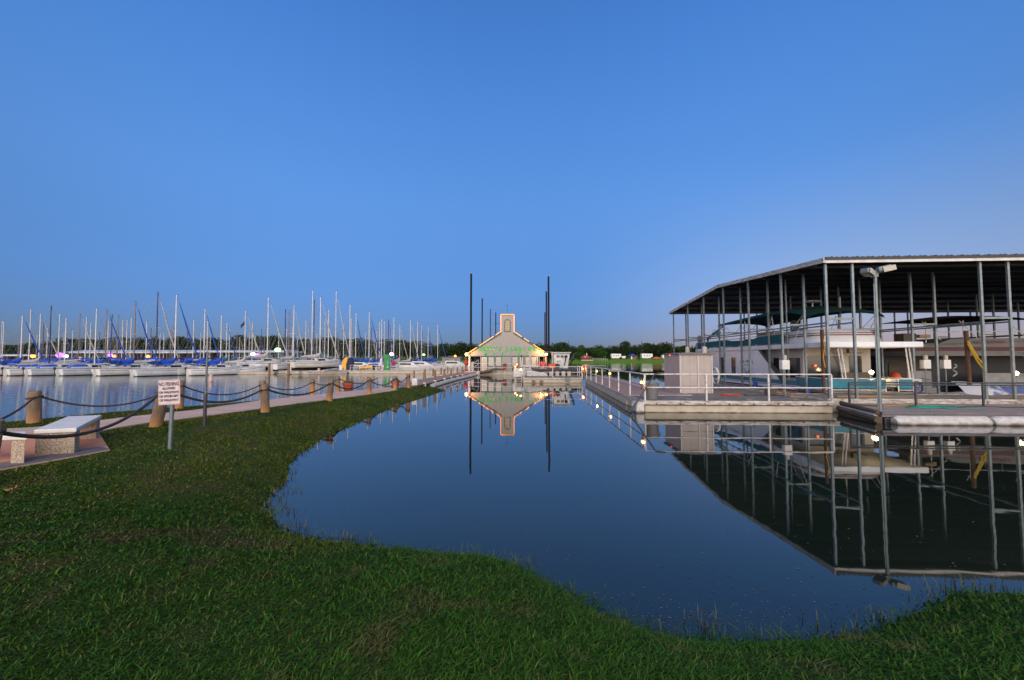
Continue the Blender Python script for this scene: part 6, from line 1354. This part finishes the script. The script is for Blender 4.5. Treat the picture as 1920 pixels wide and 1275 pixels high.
mb = MB(); mb.sph((X0 + .05, 16.6, 3.75), .3, 8, sc=(.5, 1, 1)); part(mb, 'rescue_ring_cover', M['grey'], HB, 50)
mb = MB(); mb.tube([(X0 + .2, 16.2 - .5 * k, 4.35 - .5 * math.sin(math.pi * (k % 4) / 4)) for k in range(17)], .012, 5); part(mb, 'light_cable', M['wire'], HB)
mb = MB(); mb.add([(X0 - .05, 13.0, 4.32), (X0 - .05, 12.5, 4.02), (X0 - .05, 13.0, 3.68), (X0 - .05, 13.5, 4.02), (X0 + .12, 13.0, 4.0)], [(0, 1, 4), (1, 2, 4), (2, 3, 4), (3, 0, 4), (3, 2, 1, 0)]); part(mb, 'blue_kite_ornament', M['tealpanel'], HB)
mb = MB(); c = (X0 + 2.2, 4.2, 2.45); mb.cyl((c[0], c[1] - .4, 2.45), (c[0], c[1] - .4, 2.66), .06, n=8)
for q in range(4): a = q * 1.57 + .3; mb.cbox((c[0] + .38 * math.cos(a), c[1] - .4 + .38 * math.sin(a), 2.44), (.6, .14, .02), a)
part(mb, 'ceiling_fan', M['wicker'], HB)
def inshelter(u, v, z=0): return Vector((PV[0] + c_ * u - s_ * v, PV[1] + s_ * u + c_ * v, z))
c_, s_ = math.cos(RZ), math.sin(RZ)
q = inshelter(X0 + 2.45, 2.75, 1.52); dock_lamp(q, .09, em('bow_lamp', (1, .75, .35), 4), 'bright lamp on the bow of the white houseboat', 12, .2, (1, .7, .35), 'bow_lamp')
q = inshelter(X0 + 1.0, 4.35, 1.8); mb = MB(); mb.sph(q, .05, 6); mb.sph(q + Vector((.3, -.05, -.45)), .035, 6); solo(mb, 'red_indicator', M['redlamp'], 'tiny red and amber glints inside the houseboat door', 'light')
# furniture on the bow
def wchair(u, v, label):
    q = inshelter(u, v, .64); r_ = thing('wicker_chair', label, 'chair', q, 'wicker chairs on the bow', RZ); ORG[r_] = (0, 0, 0)
    part(MB().cbox((0, 0, .3), (.6, .6, .2)), 'seat', M['wicker'], r_, bevel=.05); part(MB().cbox((0, .32, .55), (.62, .1, .6), rx=-.1), 'backrest', M['wicker'], r_, bevel=.05)
    for s in (-1, 1): part(MB().cbox((s * .3, 0, .45), (.09, .6, .12)), 'armrest', M['wicker'], r_, bevel=.03)
    for sx_ in (-1, 1):
        for sy_ in (-1, 1): part(MB().box(sx_ * .26 - .03, sx_ * .26 + .03, sy_ * .24 - .03, sy_ * .24 + .03, 0, .2), 'leg', M['wicker'], r_)
wchair(X0 + 2.0, 3.3, 'brown wicker chair left of the bow lamp'); wchair(X0 + 2.9, 3.5, 'brown wicker chair right of the bow lamp')
def lawn_chair(q, label):
    r_ = thing('folding_chair', label, 'chair', q, None, .3); ORG[r_] = (0, 0, 0); mb = MB()
    for s in (-.27, .27): mb.tube([(s, -.3, 0), (s, .15, .45), (s, .32, .95)], .014, 6); mb.tube([(s, .3, 0), (s, -.25, .62), (s, .2, .62)], .014, 6)
    mb.tube([(-.27, .32, .95), (.27, .32, .95)], .014, 6); part(mb, 'frame', M['rail'], r_, 50)
    mb = MB()
    for k in range(5): mb.cbox((-.2 + .1 * k, .22, .68), (.05, .012, .52), rx=-.32); mb.cbox((-.2 + .1 * k, -.05, .43), (.05, .5, .012))
    part(mb, 'webbing', M['cream'], r_)
lawn_chair(at(1641, 732, .55) + Vector((0, .3, 0)), 'webbed white folding chair behind the floodlight pole')
# cart, fender and posts on the head dock
cq = at(1712, 739, .53); CT = thing('dock_cart', 'cream two wheeled dock cart with blue rimmed wheels', 'cart', cq)
mb = MB(); mb.ext([(cq.x - .95, cq.y, .83), (cq.x + .35, cq.y, .83), (cq.x + .5, cq.y, 1.22), (cq.x - 1.0, cq.y, 1.22)], (0, .6, 0)); part(mb, 'tub', M['cream'], CT, bevel=.06)
for dy in (-.08, .66):
    mb = MB(); mb.tube([(cq.x + .1 + .27 * math.cos(a), cq.y + dy, .83 + .27 * math.sin(a)) for a in np.linspace(0, 2 * math.pi, 21)[:-1]], .035, 6, closed=True); wh = part(mb, 'wheel', M['black'], CT, 60)
    mb = MB(); mb.tube([(cq.x + .1 + .23 * math.cos(a), cq.y + dy, .83 + .23 * math.sin(a)) for a in np.linspace(0, 2 * math.pi, 21)[:-1]], .018, 5, closed=True)
    for a in np.linspace(0, 2 * math.pi, 8)[:-1]: mb.tube([(cq.x + .1, cq.y + dy, .83), (cq.x + .1 + .23 * math.cos(a), cq.y + dy, .83 + .23 * math.sin(a))], .012, 4)
    part(mb, 'rim', M['bluep'], wh)
mb = MB(); mb.cyl((cq.x - .75, cq.y + .2, .54), (cq.x - .75, cq.y + .2, .86), .02, n=6); mb.tube([(cq.x + .45, cq.y + .05, 1.15), (cq.x + .95, cq.y + .05, 1.2), (cq.x + .95, cq.y + .55, 1.2), (cq.x + .45, cq.y + .55, 1.15)], .02, 6); part(mb, 'handle', M['steel'], CT, 50)
fq = at(1680, 730, .55); mb = MB(); mb.sph((fq.x, fq.y, 1.16), .24, 10, sc=(1, 1, 1.2)); mb.cyl((fq.x, fq.y, .6), (fq.x, fq.y, .95), .12, n=10); solo(mb, 'mooring_fender', M['orange'], 'big orange red mooring ball left of the dock cart', 'fender', smooth=60)
def rusty(px0, py0, px1, py1, Y, r, label):
    a, b_ = atY(px0, py0, Y), atY(px1, py1, Y); mb = MB(); mb.cyl(a, b_, r, n=10); solo(mb, 'rusty_post', pm('rusty_post', (.10, .045, .018), (.06, .025, .012), 5, .85, bump=.4), label, 'post', smooth=40)
rusty(1545, 738, 1541, 618, 18.6, .075, 'rusty brown post before the houseboat front windows'); rusty(1818, 722, 1811, 620, 17.6, .075, 'rusty brown post with yellow hose before the dark houseboat')
mb = MB(); a = atY(1812, 640, 17.5); mb.tube([(a.x, 17.45, a.z), (a.x + .35, 17.4, a.z - .75), (a.x + .62, 17.4, a.z - 1.05), (a.x + .6, 17.4, a.z - 1.9)], .04, 6); mb.tube([(a.x, 17.45, a.z - .1), (a.x + .3, 17.4, a.z - .85), (a.x + .55, 17.4, a.z - 1.2), (a.x + .55, 17.4, a.z - 1.9)], .03, 6); solo(mb, 'yellow_hose', M['gold'], 'yellow hose slung down from the rusty post', 'hose', smooth=60)
mb = MB(); a = atY(1790, 683, 18.2); mb.tube([(a.x + .1 * math.sin(k * 1.2), a.y, a.z - .06 * k) for k in range(10)], .025, 6); solo(mb, 'hanging_cord', M['cream'], 'pale tangled cord hanging between the meter boxes and the rusty post', 'cord', smooth=60)
mb = MB(); a = atY(1542, 660, 18.4); mb.tube([(a.x + .05, a.y, a.z + .6), (a.x + .12, a.y, a.z + .2), (a.x + .02, a.y, a.z - .2), (a.x + .1, a.y, a.z - .7)], .014, 5); solo(mb, 'yellow_rope', M['yellow'], 'yellow cord wound down the post before the houseboat', 'cord', smooth=60)
def meter(px, py, Y, label):
    a = atY(px, py, Y); r_ = thing('power_meter', label, 'meter', (a.x, a.y, a.z), 'electric meters on the shelter poles'); mb = MB(); mb.cbox(a, (.34, .22, .42)); part(mb, 'box', M['gel'], r_, bevel=.02); mb = MB(); mb.cyl((a.x, a.y - .02, a.z + .21), (a.x, a.y - .02, a.z + .36), .09, n=12); mb.sph((a.x, a.y - .02, a.z + .36), .09, 8); part(mb, 'dial', M['glaze'], r_, 50); mb = MB(); mb.cyl((a.x, a.y, .5), (a.x, a.y, a.z - .2), .03, n=6); part(mb, 'conduit', M['steel'], r_)
meter(1735, 683, 19.2, 'white electric meter box on a pole, left of a pair'); meter(1772.5, 683, 19.2, 'white electric meter box on a pole, right of a pair'); meter(1471, 684, 18.2, 'white electric meter box before the houseboat side windows')
r_ = thing('conduit_pole', 'bent white conduit pole rising to the shelter roof left of the houseboat front', 'pole', at(1480, 733, ZA)); a, b_ = at(1480, 733, ZA), None
b_ = atY(1472, 518, a.y); mb = MB(); mb.tube([a, (b_.x, b_.y, b_.z - .2), (b_.x + .06, b_.y, b_.z - .03), (b_.x + .25, b_.y, b_.z)], .045, 8); part(mb, 'conduit', M['steel'], r_, 50); mb = MB(); mb.cbox((b_.x + .42, b_.y, b_.z - .02), (.36, .22, .22)); part(mb, 'junction_box', M['beige'], r_, bevel=.02)
# life ring beside the shed
a = atY(1341, 705, 21.6); r_ = thing('life_ring', 'white life ring leaning behind the right side of the storage shed', 'life ring', (a.x, a.y, .75)); mb = MB(); mb.tube([(a.x, a.y + .35 * math.cos(t_), a.z + .42 * math.sin(t_)) for t_ in np.linspace(0, 2 * math.pi, 21)[:-1]], .06, 8, closed=True); part(mb, 'ring', M['white'], r_, 60)
for px, lb in ((1289, 'pale round tank top behind the shed roof, left one'), (1321, 'pale round tank top behind the shed roof, right one')):
    a = atY(px, 650, 24.5 if px > 1300 else 29); mb = MB(); mb.lathe((a.x, a.y, .48), [(.15, 0), (.15, a.z - .62), (.13, a.z - .5), (.05, a.z - .45)], 12); solo(mb, 'post_cap_tank', M['beige'], lb, 'tank', smooth=40)
# green jacket and small items by the meter
a = at(1485, 725, ZA); mb = MB(); mb.lathe((a.x, a.y, ZA + .05), [(.09, 0), (.12, .3), (.15, .6), (.08, .75)], 10); solo(mb, 'green_bag', pm('green_bag', (.01, .22, .12), (.008, .16, .09), 4, .7), 'bright green bag hanging on the conduit pole', 'bag', smooth=50)
# ---------------------------------------------------------------- dark houseboat (slip 2)
DH = thing('dark_houseboat', 'large cream and grey houseboat with a dark maroon stripe deep under the shelter', 'houseboat', PV, None, RZ); ORG[DH] = (0, 0, 0)
A0, A1, V0 = 7.55, 17.6, 5.2
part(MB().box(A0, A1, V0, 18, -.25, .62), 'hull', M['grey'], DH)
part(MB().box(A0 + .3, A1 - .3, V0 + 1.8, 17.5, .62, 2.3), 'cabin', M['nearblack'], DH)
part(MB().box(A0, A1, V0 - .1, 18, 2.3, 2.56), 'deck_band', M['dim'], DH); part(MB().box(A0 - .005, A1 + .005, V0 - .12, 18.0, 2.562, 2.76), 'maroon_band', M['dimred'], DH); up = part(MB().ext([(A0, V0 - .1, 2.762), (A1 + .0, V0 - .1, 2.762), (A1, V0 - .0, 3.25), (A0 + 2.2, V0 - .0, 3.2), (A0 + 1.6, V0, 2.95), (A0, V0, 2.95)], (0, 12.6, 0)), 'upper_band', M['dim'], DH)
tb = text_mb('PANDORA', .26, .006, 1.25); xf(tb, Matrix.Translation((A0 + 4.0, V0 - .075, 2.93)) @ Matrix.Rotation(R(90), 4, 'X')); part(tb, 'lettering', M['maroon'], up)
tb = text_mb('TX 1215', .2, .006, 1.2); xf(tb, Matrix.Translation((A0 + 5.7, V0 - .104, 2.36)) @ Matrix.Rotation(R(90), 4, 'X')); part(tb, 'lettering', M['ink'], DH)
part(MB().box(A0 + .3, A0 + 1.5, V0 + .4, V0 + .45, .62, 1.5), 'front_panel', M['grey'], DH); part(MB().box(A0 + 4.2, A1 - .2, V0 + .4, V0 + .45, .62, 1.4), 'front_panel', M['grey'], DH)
part(MB().box(A0 + .5, A0 + 2.4, V0 + 1.76, V0 + 1.79, 1.15, 1.95), 'window', M['wicker'], DH)
mb = MB(); mb.ext([(A0 + 5.7, V0 - .02, 2.3), (A0 + 6.1, V0 - .02, 2.3), (A0 + 6.7, V0 - .02, 1.2), (A0 + 6.4, V0 - .02, 1.2)], (0, .1, 0)); part(mb, 'strut', M['gel'], DH)
mb = MB(); rows = [[(A0 + 1.2 + 5.7 * k, v, z + .25 * math.sin(math.pi * k)) for k in np.linspace(0, 1, 9)] for v, z in ((V0 + .2, 4.15), (V0 + 1.5, 4.3), (V0 + 5.5, 4.2))]; mb.grid(rows); part(mb, 'canopy', pm('maroon_canvas', (.05, .015, .02), (.035, .01, .015), 2, .8), DH, 50)
mb = MB()
for u in (A0 + 1.3, A0 + 3.2, A0 + 5.6): mb.tube([(u, V0 + .4, 3.0), (u + .2, V0 + .6, 4.2)], .025, 6); mb.tube([(u + .8, V0 + .4, 3.1), (u, V0 + .6, 4.2)], .016, 5)
mb.tube([(A0 + .6, V0, 3.55), (A1, V0, 3.6)], .02, 6); part(mb, 'canopy_frame', M['rail'], DH)
part(MB().box(A0 + .1, A0 + .75, V0 + .3, V0 + .9, 2.97, 3.5), 'deck_box', M['wicker'], DH); mb = MB(); mb.cbox((A0 + 1.1, V0 + .4, 3.35), (.55, .4, .16)); part(mb, 'seat_cushion', M['plank'], DH)
q = inshelter(12.6, 3.4, 1.55); q = atY(1904, 700, 17.9); dock_lamp(q, .10, em('slip_lamp', (1, .6, .3), 4), 'bright lamp at the right edge before the dark houseboat', 3, .3, (1, .65, .35), 'slip_lamp')
# covered small boat on the head dock at the right
a = at(1835, 738, .53); mb = MB(); rows = []
for i in range(9): k = i / 8; rows.append([(a.x - 1.3 + 3.6 * k, a.y + .9 * w_ * math.sin(math.pi * min(1, k * .75 + .25)), .56 + .55 * (1 - w_ * w_) * (1 - .5 * k) + .04 * math.sin(7 * k + 3 * w_)) for w_ in np.linspace(-1, 1, 9)])
mb.grid(rows); solo(mb, 'tarpaulin', pm('grey_blue_tarp', (.36, .37, .42), (.06, .09, .22), .9, .6, lo=.47, hi=.53, bump=.4), 'grey and blue tarpaulin heaped on the dock beside the rusty post', 'tarpaulin', smooth=60)

# small dock hardware
def cleat(x, y, z, rz, label):
    mb = MB(); c, s = math.cos(rz), math.sin(rz); mb.tube([(x - .14 * c, y - .14 * s, z + .07), (x - .05 * c, y - .05 * s, z + .06), (x + .05 * c, y + .05 * s, z + .06), (x + .14 * c, y + .14 * s, z + .07)], [.012, .018, .018, .012], 6); mb.cyl((x - .05 * c, y - .05 * s, z), (x - .05 * c, y - .05 * s, z + .06), .018, n=6); mb.cyl((x + .05 * c, y + .05 * s, z), (x + .05 * c, y + .05 * s, z + .06), .018, n=6)
    solo(mb, 'dock_cleat', M['steel'], label, 'cleat', 'mooring cleats on the right docks', smooth=50)
cleat(7.2, 16.55, ZA, 0, 'small metal cleat on the corner dock between the bin and the shed'); cleat(9.6, 16.48, ZA, 0, 'small metal cleat on the corner dock before the orange rope heap'); cleat(11.4, 16.4, ZA, 0, 'small metal cleat on the corner dock before the orange net heap')
cleat(14.2, 13.75, .37, 0, 'small metal cleat on the low dock right of the floodlight pole'); cleat(17.2, 13.6, .37, 0, 'small metal cleat near the right end of the low dock')
for u, v, lb in ((.5, 3.2, 'blue fender hanging at the left finger dock beside the meter box'), (.5, 8.0, 'blue fender further back along the left finger dock')):
    q = inshelter(X0 - .12, v, .35); mb = MB(); mb.lathe((q.x, q.y, .2), [(.03, 0), (.11, .08), (.11, .5), (.03, .6)], 10); mb.cyl((q.x, q.y, .8), (q.x, q.y, 1.2), .01, n=5); solo(mb, 'boat_fender', M['bluep'], lb, 'fender', smooth=50)
q = at(1452, 741, ZA); mb = MB(); mb.cbox((q.x, q.y + .3, ZA + .16), (.42, .3, .3), .3); solo(mb, 'tool_crate', M['wicker'], 'small brown crate between the orange rope heap and the orange net', 'crate', bevel=.02)
for i, (px, py, lb) in enumerate(((1395, 742, 'black hose looping over the boards right of the orange rope heap'), (1420, 733, 'dark hose trailing towards the houseboat side on the corner dock'))):
    q = at(px, py, ZA); mb = MB(); mb.tube([(q.x + .12 * k, q.y + (.25 if i else .12) * math.sin(k * .8 + i), ZA + .02) for k in range(16)], .018, 6); solo(mb, 'deck_hose', M['black'] if i == 0 else M['lime'], lb.replace('dark hose', 'green hose'), 'hose', smooth=60)
